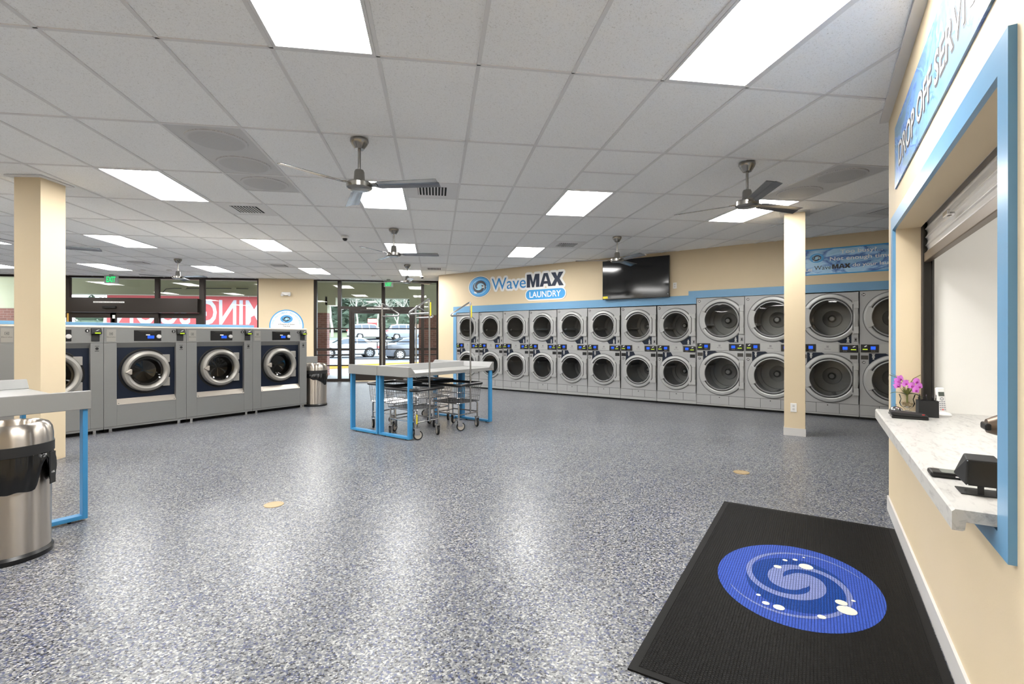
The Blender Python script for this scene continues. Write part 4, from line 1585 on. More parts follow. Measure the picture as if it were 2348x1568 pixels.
q = math.sqrt(0.5)
c0 = make_cart('wire laundry cart at front left under the nearer table, pole with yellow label', (-0.285, 6.885), R(45))
carts = [dup(c0, (0.30, 7.425, 0), R(45), 'wire laundry cart at right under the nearer table, beside the right blue leg'),
         dup(c0, (-0.60, 7.575, 0), R(225), 'wire laundry cart at back left, hanger bar pointing right by the glass door'),
         dup(c0, (-0.11, 8.125, 0), R(225), 'wire laundry cart at the back right, half hidden behind the front cart pole')]
for k, c_ in enumerate(carts):
    for o in [o for o in c_.children if o.name.startswith('yellow_label')]:
        if k > 0 or min(v_.co.z for v_ in o.data.vertices) < 1.0:
            bpy.data.objects.remove(o)

# ================================================================== TRASH CANS
def make_bin(label, loc, rz, bag_seed, dropfn):
    t = thing('trash_can', label, 'trash can', (*loc, 0), rz, 'round steel trash cans')
    P('body', MB().lathe([(0.203, 0.035), (0.205, 0.05), (0.207, 0.66)], 64), M['brushed'], t, smooth=True)
    P('base_ring', MB().lathe([(0.0, 0.0), (0.216, 0.0), (0.218, 0.028), (0.206, 0.045), (0.203, 0.045)], 64), M['black'], t, smooth=True)
    P('band', MB().lathe([(0.214, 0.632), (0.221, 0.634), (0.221, 0.694), (0.214, 0.696)], 64), M['black_matte'], t, smooth=True)
    P('lid', MB().lathe([(0.216, 0.695), (0.217, 0.74), (0.210, 0.785), (0.194, 0.812), (0.172, 0.822), (0.156, 0.818), (0.148, 0.80), (0.146, 0.72)], 64), M['brushed'], t, smooth=True)
    P('liner_inside', MB().lathe([(0.146, 0.72), (0.14, 0.45), (0.0, 0.44)], 32), M['bag'], t, smooth=True)
    rnd = random.Random(bag_seed)
    n = 96
    drop = []
    for k in range(n):
        a = 2 * PI * k / n
        off = (math.degrees(a) + 180 + (53 if bag_seed == 2 else 77)) % 360 - 180
        drop.append(max(0.02, dropfn(off) + 0.006 * math.sin(11 * a)))
    v, f = [], []
    rows = 9
    for r_ in range(rows):
        u = r_ / (rows - 1)
        for k in range(n):
            a = 2 * PI * k / n
            rr = 0.209 + 0.016 * math.sin(u * PI * 0.8) + 0.007 * u * math.sin(9 * a + bag_seed) + 0.004 * math.sin(23 * a + 3 * u)
            v.append((rr * math.cos(a), rr * math.sin(a), 0.636 - drop[k] * u))
    for r_ in range(rows - 1):
        for k in range(n):
            k2 = (k + 1) % n
            f.append((r_ * n + k, r_ * n + k2, (r_ + 1) * n + k2, (r_ + 1) * n + k))
    P('bag_overhang', MB().add(v, f), M['bag'], t, smooth=True)
    return t


def g_(x, c, w):
    return math.exp(-((x - c) / w) ** 2)


b1 = make_bin('round brushed steel trash can in the left foreground with hanging bag', (-2.618, 3.488), 0.0, 2,
              lambda o: 0.215 - 0.17 * g_(o, 49, 8) - 0.05 * g_(o, 80, 20) - 0.10 * g_(o, -60, 30) - 0.05 * g_(o, 180, 60))
# tag hanging from the band of the near can
T = Matrix.Rotation(R(96), 4, 'Z')
tg = MB().box(-0.026, -0.240, 0.435, 0.026, -0.235, 0.632, T)
tgo = P('size_tag', tg, M['black_matte'], b1)
P('lettering', MB().text('115L', 0, 0.500, 0.030, None, 0, 0.02, align='C', fn=lambda a, b: tuple(T @ Vector((a, -0.2415, b)))), M['white_letter'], tgo)
b2 = make_bin('round brushed steel trash can at the right end of the washers', (-2.335, 10.20), 0.0, 4,
              lambda o: 0.07 + 0.15 * g_(o, 52, 28) + 0.05 * g_(o, 0, 30) + 0.08 * g_(o, 180, 60))

# ================================================================== WALL SIGNS
def arm(mb, cx, cz, y, a, b, th0, turns, r0, r1, w0, w1, wend, n=40, pw=1.0):
    th, r, w = [], [], []
    for k in range(n + 1):
        u = k / n
        th.append(th0 - turns * 2 * PI * u)
        r.append(r0 + (r1 - r0) * u ** pw)
        w.append((w0 + (w1 - w0) * min(1, u * 4)) * (1 - u) + wend * u)
    mb.band(cx, cz, y, th, r, w, a, b)


def swirl(root, cx, cz, a, b, y, border=True):
    if border:
        P('emblem_border', MB().disc(cx, cz, y, a * 1.09, b * 1.10, 56), M['sign_white'], root)
        P('emblem_outline', MB().disc(cx, cz, y - 0.001, a * 1.03, b * 1.035, 56), M['sign_navy'], root)
    P('emblem_disc', MB().disc(cx, cz, y - 0.002, a, b, 56), M['sign_blue'], root)
    P('emblem_core', MB().disc(cx, cz, y - 0.0026, a * 0.52, b * 0.56, 40), M['sign_lblue'], root)
    for o in (0, PI):
        lt = MB()
        arm(lt, cx, cz, y - 0.0032 - 0.0002 * o, a, b, R(10) + o, 0.62, 0.60, 0.92, 0.10, 0.10, 0.0, 40)
        P('emblem_light_swirl', lt, M['sign_lblue'], root)
        dk = MB()
        th, r, w = [], [], []
        for k in range(41):
            u = k / 40
            th.append(R(215) + o - R(262) * u)
            r.append(0.26 + 0.36 * u ** 0.8)
            w.append(0.26 * math.sin(PI * min(1.0, 0.12 + u * 0.88)) ** 0.75 + 0.005)
        dk.band(cx, cz, y - 0.004 - 0.0002 * o, th, r, w, a, b * 1.05)
        P('emblem_dark_swirl', dk, M['sign_navy'], root)
    wd = MB()
    for px, pz, rr in ((-0.42, -0.58, 0.08), (-0.30, -0.62, 0.05), (-0.50, -0.48, 0.03), (0.34, -0.08, 0.08), (0.42, 0.05, 0.04), (0.30, 0.14, 0.035), (0.62, 0.0, 0.03)):
        wd.disc(cx + a * px, cz + b * pz, y - 0.0055, a * rr, b * rr * 1.15, 12)
    P('emblem_bubbles', wd, M['white_letter'], root, kind='stuff')


# large company logo on the dryer wall
t = thing('wall_logo', 'large laundry logo sign on the beige dryer wall, left of the television', 'sign', (*dryP(0), 0), A_DRY)
y = -0.012
wv = MB().text('Wave', 2.02, 2.535, 1.06, 0.29, y - 0.002, 0.004)
mx_ = block_max(MB(), 3.105, 2.535, 1.015, 0.315, y - 0.002)
bk = halo(MB(), wv, 0.055, 16, 0.004)
halo(bk, mx_, 0.055, 16, 0.004)
bk.box(2.98, -0.006, 2.50, 3.30, -0.001, 2.62)
P('white_backing', bk, M['sign_white'], t, kind='stuff')
pl_ = MB()


def pillpts(x0, x1, z0, z1, n=10):
    r = (z1 - z0) / 2
    pts = []
    for k in range(n + 1):
        a = R(-90 + 180 * k / n)
        pts.append((x1 - r + r * math.cos(a), (z0 + z1) / 2 + r * math.sin(a)))
    for k in range(n + 1):
        a = R(90 + 180 * k / n)
        pts.append((x0 + r + r * math.cos(a), (z0 + z1) / 2 + r * math.sin(a)))
    return pts


P('pill_border', MB().xz(pillpts(3.055, 4.20, 2.215, 2.50), y, 0), M['sign_white'], t)
P('pill', MB().xz(pillpts(3.08, 4.175, 2.24, 2.475), y - 0.001, y), M['sign_blue'], t)
letters(MB().text('LAUNDRY', 3.185, 2.285, 0.875, 0.145, y - 0.002, 0.014), M['white_letter'], t)
letters(wv, M['letter_blue'], t)
letters(mx_, M['sign_navy'], t)
swirl(t, 1.615, 2.648, 0.352, 0.252, -0.008)

# busy banner
t = thing('water_banner', 'blue water-print banner above the tall dryers asking Too busy', 'sign', (*dryP(0), 0), A_DRY)
P('panel', MB().box(8.80, -0.006, 2.40, 11.0, 0, 2.845), M['water'], t)
for z0, z1 in ((2.40, 2.418), (2.825, 2.845)):
    P('blue_edge', MB().box(8.80, -0.008, z0, 11.0, -0.006, z1), M['sign_blue'], t)
letters(MB().text('Too busy?...', 9.43, 2.715, 0.565, 0.085, -0.008, 0.012).text('Not enough time?', 9.285, 2.605, 0.86, 0.085, -0.008, 0.01).text('Let', 8.93, 2.47, None, 0.058, -0.008, 0.015).text('do your laundry', 9.60, 2.488, 0.66, 0.075, -0.008, 0.012), M['white_letter'], t)
letters(block_max(MB().text('Wave', 9.06, 2.488, 0.245, 0.07, -0.008, 0.0), 9.315, 2.490, 0.255, 0.074, -0.008), M['dark_letter'], t)
swirl(t, 9.095, 2.690, 0.104, 0.078, -0.008, False)

# drop off sign over the window
t = thing('drop_off_sign', 'long pale blue water-print sign reading drop off service above the window', 'sign', (*rwP(0), 0), A_RW)
P('panel', MB().box(0.44, -0.010, 2.395, 2.95, 0, 2.825), M['water2'], t)
sh_ = halo(MB(), MB().text('DROP OFF SERVICE', 0.668, 2.494, 2.08, 0.150, -0.0105, 0.012), 0.009, 10)
P('letter_shadow', sh_, M['grey_letter'], t, kind='stuff')
lt = MB().text('DROP OFF SERVICE', 0.657, 2.502, 2.08, 0.150, -0.012, 0.010)
letters(lt, M['print_white'], t)

# half round advantage sign on the storefront pillar
t = thing('round_sign', 'white round sign with blue border on the beige storefront pillar', 'sign', (-4.342, 15.415, 1.67))
P('disc', MB().ycyl(0, 0, -0.008, 0, 0.475, 56), M['sign_white'], t)
P('border', MB().lathe([(0.448, -0.009), (0.478, -0.009), (0.478, 0.0)], 56, yl(0, 0)), M['sign_blue'], t)
s_ = 'THE WaveMAX ADVANTAGE'
tx = MB()
for k, chh in enumerate(s_):
    if chh == ' ':
        continue
    a = R(172 - 164 * k / (len(s_) - 1))
    big = chh.isupper()
    v, f, x0, x1, y0, y1 = text_geo(chh, 0.01)
    sc = 0.058 / 0.72
    vv = []
    for p in v:
        px = (p[0] - (x0 + x1) / 2) * sc
        pz = p[1] * sc
        rr = 0.365 + pz
        vv.append((rr * math.cos(a) + px * math.sin(a), -0.0095, rr * math.sin(a) - px * math.cos(a)))
    tx.add(vv, f)
P('arc_lettering', tx, M['light_letter'], t)
P('lettering', MB().text('A Powerful UV System', 0, 0.018, 0.46, None, -0.0095, 0.01, align='C').text('That Kills', 0, -0.032, 0.20, None, -0.0095, 0.01, align='C'), M['dark_letter'], t)
swirl(t, 0.0, 0.20, 0.172, 0.115, -0.009, False)

t = thing('emergency_light', 'small white emergency light high on the beige storefront pillar', 'emergency light', (-4.342, 15.42, 2.615))
P('housing', MB().yz([(0, -0.05), (-0.07, -0.05), (-0.085, 0.04), (0, 0.055)], -0.125, 0.125), M['white_plastic'], t, bevel=0.012)
for s in (-1, 1):
    P('lamp_head', MB().lathe([(0.035, -0.06), (0.04, -0.10), (0.03, -0.105), (0, -0.106)], 18, lambda a, b, h, s=s: (s * 0.10 + a, h, -0.04 + b)), M['baseboard'], t, smooth=True)

# television
t = thing('television', 'large black wall-mounted television above the small dryers', 'television', (*dryP(0), 0), A_DRY)
P('housing', MB().box(5.152, -0.105, 2.142, 6.602, -0.06, 2.975), M['black'], t, bevel=0.004)
P('screen', MB().box(5.162, -0.107, 2.162, 6.592, -0.1045, 2.966), M['tv'], t)
P('wall_bracket', MB().box(5.6, -0.06, 2.35, 6.2, 0, 2.75), M['black_matte'], t)
P('energy_sticker', MB().box(5.165, -0.1085, 2.166, 5.275, -0.107, 2.215), M['yellow'], t)
P('corner_mark', MB().text('A', 6.565, 2.195, None, 0.022, -0.1085, 0.02), M['white_letter'], t)
ot = outlet((*dryP(6.68), 2.37), A_DRY, 'white wall plate at the right edge of the television')

# ================================================================== CEILING FANS
def make_fan(label, loc, rz):
    t = thing('ceiling_fan', label, 'ceiling fan', (*loc, CEIL), rz, 'brushed metal three-blade ceiling fans')
    P('canopy', MB().lathe([(0.0, 0.0), (0.075, 0.0), (0.078, -0.02), (0.066, -0.045), (0.046, -0.075), (0.040, -0.085), (0.0, -0.085)], 28), M['nickel'], t, smooth=True)
    P('downrod', MB().cyl(0, 0, -0.29, -0.08, 0.0125, 16), M['nickel'], t, smooth=True)
    hub = P('motor_housing', MB().lathe([(0.0, -0.262), (0.034, -0.264), (0.042, -0.28), (0.047, -0.355), (0.050, -0.362), (0.050, -0.366), (0.100, -0.372), (0.108, -0.380), (0.108, -0.418), (0.098, -0.428), (0.070, -0.436), (0.0, -0.438)], 36), M['nickel'], t, smooth=True)
    for k in range(3):
        T = Matrix.Rotation(R(120 * k), 4, 'Z') @ Matrix.Translation((0, 0, -0.398)) @ Matrix.Rotation(R(-13), 4, 'X')
        b = MB()
        w0, w1 = 0.055, 0.066
        xs = [0.135, 0.16, 0.18, 0.30, 0.45, 0.60, 0.69, 0.70]
        prof = [(-1, 0.0), (-0.5, 0.004), (-0.12, 0.006), (0.12, 0.006), (0.5, 0.004), (1, 0.0)]
        v = []
        for x in xs:
            hw = (0.028 if x < 0.15 else (0.045 if x < 0.17 else w0 + (w1 - w0) * (x - 0.18) / 0.52))
            for q_, h in prof:
                v.append(T @ Vector((x - (0.02 if (x > 0.69 and q_ < 0) else 0), q_ * hw, h)))
            for q_, h in prof[::-1]:
                v.append(T @ Vector((x - (0.02 if (x > 0.69 and q_ < 0) else 0), q_ * hw, h - 0.004)))
        n = len(prof) * 2
        f = []
        for i in range(len(xs) - 1):
            for j in range(n):
                f.append((i * n + j, i * n + (j + 1) % n, (i + 1) * n + (j + 1) % n, (i + 1) * n + j))
        f.append(tuple(range(n)))
        f.append(tuple(range(len(v) - 1, len(v) - 1 - n, -1)))
        b.add(v, f)
        bl = P('blade', b, M['blade'], t)
        br = MB().box(0.085, -0.022, -0.004, 0.16, 0.022, 0.010, T)
        P('blade_bracket', br, M['nickel'], bl)
    return t


f0 = make_fan('nearest brushed metal ceiling fan, left of centre', (-0.646, 4.391), R(104))
for lb, loc, a in (('ceiling fan at right beside the top of the right pillar', (3.008, 4.407), 13), ('ceiling fan behind the nearest fan, above the centre tables', (-0.647, 7.963), 115),
                   ('ceiling fan in front of the television', (3.052, 8.008), 44), ('farthest ceiling fan in front of the double glass doors', (-0.655, 11.886), 40),
                   ('far ceiling fan in front of the sliding door window', (-5.567, 11.786), 101), ('ceiling fan mostly hidden behind the left pillar', (-5.60, 8.0), 20)):
    dup(f0, (*loc, CEIL), R(a), lb)

# small ceiling devices
t = thing('dome_camera', 'white dome security camera with dark eye, left of the middle fan', 'security camera', (-1.505, 8.642, CEIL), 0, 'dome cameras')
P('base', MB().lathe([(0, 0), (0.058, 0), (0.060, -0.03), (0.050, -0.042), (0, -0.042)], 24), M['white_plastic'], t, smooth=True)
P('dome', MB().lathe([(0.042, -0.040), (0.038, -0.066), (0.02, -0.082), (0, -0.085)], 20), M['black'], t, smooth=True)
dup(t, (-0.364, 13.955, CEIL), 0, 'white dome security camera above the right end of the glass doors')
t = thing('smoke_detector', 'round white detector on the ceiling before the double glass doors', 'smoke detector', (-1.708, 14.164, CEIL), 0, 'round ceiling detectors')
P('body', MB().lathe([(0, 0), (0.06, 0), (0.058, -0.022), (0.035, -0.04), (0, -0.042)], 24), M['white_plastic'], t, smooth=True)
dup(t, (-7.359, 13.856, CEIL), 0, 'round white detector on the ceiling right of the left exit sign')
dup(t, (-6.70, 13.754, CEIL), 0, 'round white detector on the ceiling beside the far left fan')

# ================================================================== DROP-OFF COUNTER
t = thing('counter_top', 'pale marble-look counter top in the drop-off window', 'counter', (*rwP(0), 0), A_RW)
P('slab', MB().yz([(-0.118, 0.766), (-0.118, 0.822), (-0.110, 0.830), (0.78, 0.830), (0.78, 0.794), (-0.085, 0.794), (-0.088, 0.770), (-0.094, 0.766)], 0.387, 2.845), M['marble'], t)
ctr = t
t = thing('rolling_shutter', 'steel rolling shutter half raised inside the drop-off window', 'shutter', (*rwP(0), 0), A_RW)
sl = MB()
z = 1.93
for k in range(9):
    P('slat', MB().yz([(0.160, z), (0.172, z + 0.004), (0.178, z + 0.028), (0.172, z + 0.052), (0.160, z + 0.056), (0.160, z + 0.052), (0.168, z + 0.048), (0.174, z + 0.028), (0.168, z + 0.008)], 0.405, 3.3), M['steel_curtain'], t)
    z += 0.057
P('bottom_bar', MB().box(0.405, 0.150, 1.868, 3.3, 0.190, 1.930), M['bronze_bar'], t, bevel=0.004)
tr = MB().box(0.386, 0.142, 0.83, 0.402, 0.205, 2.45).box(0.402, 0.142, 0.83, 0.440, 0.150, 2.45).box(0.402, 0.195, 0.83, 0.440, 0.205, 2.45)
P('side_track', tr, M['track'], t)
P('hood', MB().box(0.386, 0.145, 2.46, 3.3, 0.55, 2.745), M['steel_curtain'], t)
lk = MB().ycyl(1.30, 2.02, 0.120, 0.160, 0.012, 12).box(1.28, 0.112, 2.005, 1.40, 0.124, 2.03)
P('latch_handle', lk, M['chrome'], t, bevel=0.003)


def ci(name, label, cat, x, p, rz=0.0, group=None):
    a, b = rwP(x, p)
    return thing(name, label, cat, (a, b, 0.8305), A_RW + rz, group)


# call bell
t = ci('call_bell', 'shiny chrome call bell on the counter beside the orchid', 'bell', 0.61, 0.02)
P('base', MB().lathe([(0, 0), (0.043, 0), (0.044, 0.008), (0.036, 0.013), (0, 0.013)], 28), M['black'], t, smooth=True)
P('dome', MB().lathe([(0.040, 0.015), (0.039, 0.022), (0.031, 0.040), (0.014, 0.050), (0, 0.051)], 32), M['chrome'], t, smooth=True)
P('plunger', MB().cyl(0, 0, 0.050, 0.062, 0.003, 10).cyl(0, 0, 0.062, 0.066, 0.006, 12), M['chrome'], t)
# flat black device
t = ci('card_terminal', 'flat black two-layer device with a red dot beside the call bell', 'card terminal', 0.79, -0.025)
P('base', MB().box(-0.06, -0.092, 0, 0.06, 0.092, 0.018), M['black'], t, bevel=0.004)
P('upper_tray', MB().yz([(-0.095, 0.026), (-0.095, 0.042), (0.085, 0.030), (0.092, 0.022), (0.092, 0.018), (-0.07, 0.018)], -0.062, 0.062), M['black_matte'], t, bevel=0.003)
P('red_dot', MB().box(0.05, 0.06, 0.0315, 0.06, 0.072, 0.0345), M['red_lamp'], t)
# pen cup
t = ci('pen_cup', 'black square mesh cup full of pens on the counter', 'pen cup', 0.665, -0.135, R(6))
oc = MB()
oc.box(-0.033, -0.052, 0, 0.033, 0.052, 0.004)
for a in ((-0.033, -0.052, 0.033, -0.050), (-0.033, 0.050, 0.033, 0.052), (-0.033, -0.050, -0.031, 0.050), (0.031, -0.050, 0.033, 0.050)):
    oc.box(a[0], a[1], 0.004, a[2], a[3], 0.108)
P('cup', oc, M['black_matte'], t)
for k in range(9):
    px, py = -0.022 + 0.022 * (k % 3), -0.034 + 0.032 * (k // 3)
    dx, dy = (random.random() - 0.5) * 0.016, (random.random() - 0.5) * 0.02
    pn = thing('pen', 'black pen standing in the square mesh cup', 'pen', t.location + Matrix.Rotation(A_RW + R(6), 3, 'Z') @ Vector((px, py, 0.005)), A_RW, 'black pens in the mesh cup')
    P('barrel', MB().tube([(0, 0, 0), (dx, dy, 0.122)], 0.0042, 8), M['black'], pn, smooth=True)
    P('clip', MB().tube([(dx * 0.9 + 0.006, dy * 0.9, 0.09), (dx + 0.006, dy, 0.126 + 0.006 * (k % 3)), (dx, dy, 0.130 + 0.006 * (k % 3))], 0.0022, 6), M['chrome'] if k % 4 == 0 else M['black'], pn)
# cordless phone
t = ci('cordless_phone', 'white cordless phone standing in its white cradle', 'phone', 0.54, -0.235, R(112))
P('cradle', MB().lathe([(0, 0), (0.042, 0), (0.044, 0.008), (0.034, 0.020), (0.012, 0.026), (0, 0.026)], 28, lambda a, b, h: (a, b * 1.05, h)), M['white_plastic'], t, smooth=True)
T = Matrix.Translation((0, 0.012, 0.016)) @ Matrix.Rotation(R(-9), 4, 'X')
hs = P('handset', MB().box(-0.024, -0.012, 0, 0.024, 0.012, 0.168, T), M['white_plastic'], t, bevel=0.008)
P('screen', MB().box(-0.017, -0.0135, 0.110, 0.017, -0.011, 0.138, T), M['screen_grey'], hs)
P('navigation_ring', MB().lathe([(0.006, -0.0135), (0.011, -0.0135)], 16, lambda a, b, h: tuple(T @ Vector((a, h, 0.092 + b)))), M['key'], hs)
for r_ in range(5):
    for c_ in range(3):
        P('key', MB().box(-0.017 + c_ * 0.0125, -0.0135, 0.018 + r_ * 0.013, -0.008 + c_ * 0.0125, -0.011, 0.025 + r_ * 0.013, T), M['red_lamp'] if (r_ == 0 and c_ == 1) else M['key'], hs)
# vase
t = ci('glass_vase', 'clear footed glass vase with pebbles holding the orchid', 'vase', 0.47, -0.055)
P('glass', MB().lathe([(0.0, 0.0), (0.026, 0.0), (0.024, 0.005), (0.010, 0.012), (0.012, 0.020), (0.036, 0.040), (0.044, 0.060), (0.036, 0.090), (0.046, 0.122), (0.044, 0.122), (0.034, 0.091), (0.041, 0.060), (0.033, 0.042), (0.0, 0.026)], 32), M['clear_glass'], t, smooth=True)
pb = MB()
for k in range(60):
    a = random.random() * 2 * PI
    zz = 0.032 + 0.035 * random.random()
    rr = random.random() ** 0.5 * (0.016 + (zz - 0.032) * 0.5)
    s = 0.0045 + random.random() * 0.003
    pb.lathe([(0, -s * 0.7), (s, -s * 0.3), (s, s * 0.3), (0, s * 0.7)], 6, lambda x, y, h, a=a, rr=rr, zz=zz: (rr * math.cos(a) + x, rr * math.sin(a) + y, zz + h))
P('pebbles', pb, M['pebble'], t, smooth=True, kind='stuff')
# orchid
t = ci('orchid', 'pink artificial orchid with dark leaves standing in the glass vase', 'flower', 0.47, -0.055)
st = MB()
st.tube([(0, 0, 0.05), (0.004, 0, 0.12), (0.02, 0.01, 0.19), (0.03, 0.03, 0.235), (0.02, 0.07, 0.262)], [0.006, 0.005, 0.003, 0.0025, 0.002], 7)
st.tube([(0, 0, 0.10), (-0.01, -0.02, 0.18), (0.0, -0.06, 0.24), (0.01, -0.10, 0.255)], [0.004, 0.003, 0.0025, 0.002], 7)
P('stem', st, M['stem'], t, smooth=True)


def leafmesh(mb, base, dirv, L, wid, droop, up):
    d = Vector(dirv).normalized()
    sd = d.cross(Vector((0, 0, 1))).normalized()
    n = 9
    v = []
    for k in range(n + 1):
        u = k / n
        c = Vector(base) + d * (L * u) + Vector((0, 0, up * u - droop * u * u))
        w = wid * math.sin(PI * (0.08 + 0.92 * u) ** 0.8) + 0.001
        for s, zz in ((-1, 0.25), (0, 0.0), (1, 0.25)):
            v.append(c + sd * (w * s) + Vector((0, 0, abs(s) * w * zz)))
    f = []
    for k in range(n):
        for j in range(2):
            f.append((k * 3 + j, k * 3 + j + 1, (k + 1) * 3 + j + 1, (k + 1) * 3 + j))
    mb.add(v, f)


rot = A_RW


def wdir(ax, ay):
    # image-like directions (right, away) turned into orchid-local
    v = Matrix.Rotation(-rot - YAW, 3, 'Z') @ Vector((ax, ay, 0))
    return v


for (dx, dy, L, wd_, dr_, up_, z0) in ((-1, -0.1, 0.130, 0.016, 0.05, 0.065, 0.115), (1, -0.35, 0.095, 0.026, 0.07, 0.040, 0.12), (0.3, 0.8, 0.08, 0.018, 0.04, 0.06, 0.12)):
    lf = MB()
    leafmesh(lf, (0, 0, z0), wdir(dx, dy), L, wd_, dr_, up_)
    P('leaf', lf, M['leaf'], t, smooth=True)
for k in range(9):
    lf = MB()
    a = (k - 4) * 0.32
    leafmesh(lf, (0, 0, 0.11), wdir(math.sin(a), 0.4 * math.cos(k)), 0.045, 0.004, 0.0, 0.06)
    P('grass_leaf', lf, M['stem'], t, smooth=True)
for (ex, ey, ez, b_) in ((0.105, 0, 0.235, 0.05), (-0.035, 0, 0.262, 0.03), (0.08, 0, 0.15, 0.0)):
    e = wdir(ex, 0.1)
    P('tendril', MB().tube([(0, 0, 0.13), (e[0] * 0.3, e[1] * 0.3, 0.13 + (ez - 0.13) * 0.6 + b_ * 0.4), (e[0] * 0.75, e[1] * 0.75, ez - 0.012), (e[0], e[1], ez)], [0.002, 0.0016, 0.0012, 0.0006], 5), M['stem'], t)
for (ix, iz, away, ang) in ((-0.078, 0.185, -0.01, 10), (-0.070, 0.212, 0.0, -20), (-0.030, 0.200, -0.02, 25), (0.004, 0.185, -0.03, 0), (0.045, 0.213, -0.02, -15), (0.055, 0.180, -0.03, 18), (0.028, 0.155, -0.035, -8), (-0.045, 0.228, 0.01, 40)):
    cpos = wdir(ix, away)
    face = wdir(0.15, -1).normalized()
    right = wdir(1, 0.15).normalized()
    up = Vector((0, 0, 1))
    c0_ = Vector((cpos[0], cpos[1], iz))
    bl = MB()
    for k, (pa, pl2, pw) in enumerate(((90, 0.030, 0.014), (210, 0.028, 0.012), (330, 0.028, 0.012), (18, 0.032, 0.021), (162, 0.032, 0.021))):
        a = R(pa + ang)
        dv = right * math.cos(a) + up * math.sin(a)
        sv = -right * math.sin(a) + up * math.cos(a)
        off = face * (0.0035 if k > 2 else 0.0)
        n = 7
        v, f = [], []
        for q_ in range(n + 1):
            u = q_ / n
            w = pw * math.sin(PI * (0.06 + 0.92 * u) ** 0.75)
            for s in (-1, 0, 1):
                v.append(c0_ + off + dv * (pl2 * u) + sv * (w * s) + face * (0.006 * u - 0.012 * u * u + 0.003 * abs(s)))
        for q_ in range(n):
            for j in range(2):
                f.append((q_ * 3 + j, q_ * 3 + j + 1, q_ * 3 + 4 + j, q_ * 3 + 3 + j))
        bl.add(v, f)
    bo = P('blossom', bl, M['petal'], t, smooth=True)
    lp = MB()
    cc = c0_ + face * 0.008 - up * 0.004
    lp.lathe([(0, -0.007), (0.006, -0.003), (0.0075, 0.002), (0.004, 0.007), (0, 0.008)], 10, lambda a, b, h, cc=cc: tuple(cc + right * a + up * b + face * h))
    P('lip', lp, M['petal_dark'], bo, smooth=True)
# flat phone near the front
t = ci('handheld_terminal', 'black handheld terminal lying flat on the counter near the blue post', 'handheld terminal', 2.40, 0.03)
P('body', MB().box(-0.04, -0.078, 0.0, 0.04, 0.078, 0.020), M['black'], t, bevel=0.007)
P('screen', MB().box(-0.032, -0.045, 0.0195, 0.032, 0.065, 0.0205), M['screen_grey'], t)
P('logo_mark', MB().box(0.0405, -0.008, 0.008, 0.041, 0.004, 0.012), M['card'], t)
# black cube reader on a stand
t = ci('ticket_reader', 'black cube reader on a flat foot beside the blue post', 'card reader', 2.595, 0.005)
P('foot_plate', MB().box(-0.045, -0.055, 0, 0.05, 0.055, 0.003), M['black_matte'], t)
for yy in (-0.012, 0.034):
    P('stand_leg', MB().box(0.034, yy, 0.003, 0.038, yy + 0.016, 0.05), M['black_matte'], t)
bx_ = MB()
T = Matrix.Identity(4)
bx_.add([(-0.045, -0.060, 0.050), (0.042, -0.042, 0.028), (0.042, 0.046, 0.028), (-0.045, 0.046, 0.050), (-0.040, -0.032, 0.122), (0.042, -0.042, 0.116), (0.042, 0.046, 0.116), (-0.040, 0.046, 0.122)],
        [(0, 3, 2, 1), (4, 5, 6, 7), (0, 1, 5, 4), (1, 2, 6, 5), (2, 3, 7, 6), (3, 0, 4, 7)])
P('housing', bx_, M['black_matte'], t, bevel=0.004)
P('scan_window', MB().box(0.0425, -0.036, 0.034, 0.0432, 0.042, 0.110), M['black'], t)
P('screws', MB().lathe([(0.002, 0.0425), (0.002, 0.0440), (0, 0.0440)], 8, lambda a, b, h: (h, -0.038 + a, 0.112 + b)).lathe([(0.002, 0.0425), (0.002, 0.0440), (0, 0.0440)], 8, lambda a, b, h: (h, -0.038 + a, 0.032 + b)), M['chrome'], t)
# barcode scanner
t = ci('barcode_scanner', 'black barcode scanner with blue lamp on a tall stand, half behind the blue post', 'scanner', 2.43, -0.115, R(0))
P('stand', MB().lathe([(0, 0), (0.055, 0), (0.055, 0.008), (0.018, 0.02), (0.012, 0.08), (0.014, 0.17), (0, 0.172)], 24), M['black'], t, smooth=True)
hd = MB()
n = 12
v, f = [], []
for k in range(n + 1):
    u = k / n
    yy = -0.068 + 0.15 * u
    hh = 0.010 + 0.032 * math.sin(PI * (0.12 + 0.8 * u) ** 0.9)
    ww = 0.030 + 0.008 * math.sin(PI * u)
    for j in range(12):
        a = 2 * PI * j / 12
        v.append((ww * math.cos(a), yy, 0.205 + 0.02 * u + hh * math.sin(a)))
for k in range(n):
    for j in range(12):
        f.append((k * 12 + j, k * 12 + (j + 1) % 12, (k + 1) * 12 + (j + 1) % 12, (k + 1) * 12 + j))
f.append(tuple(range(12)))
f.append(tuple(range(n * 12, n * 12 + 12)))
P('head', hd.add(v, f), M['bronze_bar'], t, smooth=True)
P('scan_nose', MB().box(-0.034, -0.078, 0.190, 0.034, -0.060, 0.216), M['black'], t, bevel=0.006)
P('lamp_strip', MB().box(0.028, -0.02, 0.222, 0.0385, 0.03, 0.229), M['scanner_blue'], t, bevel=0.003)

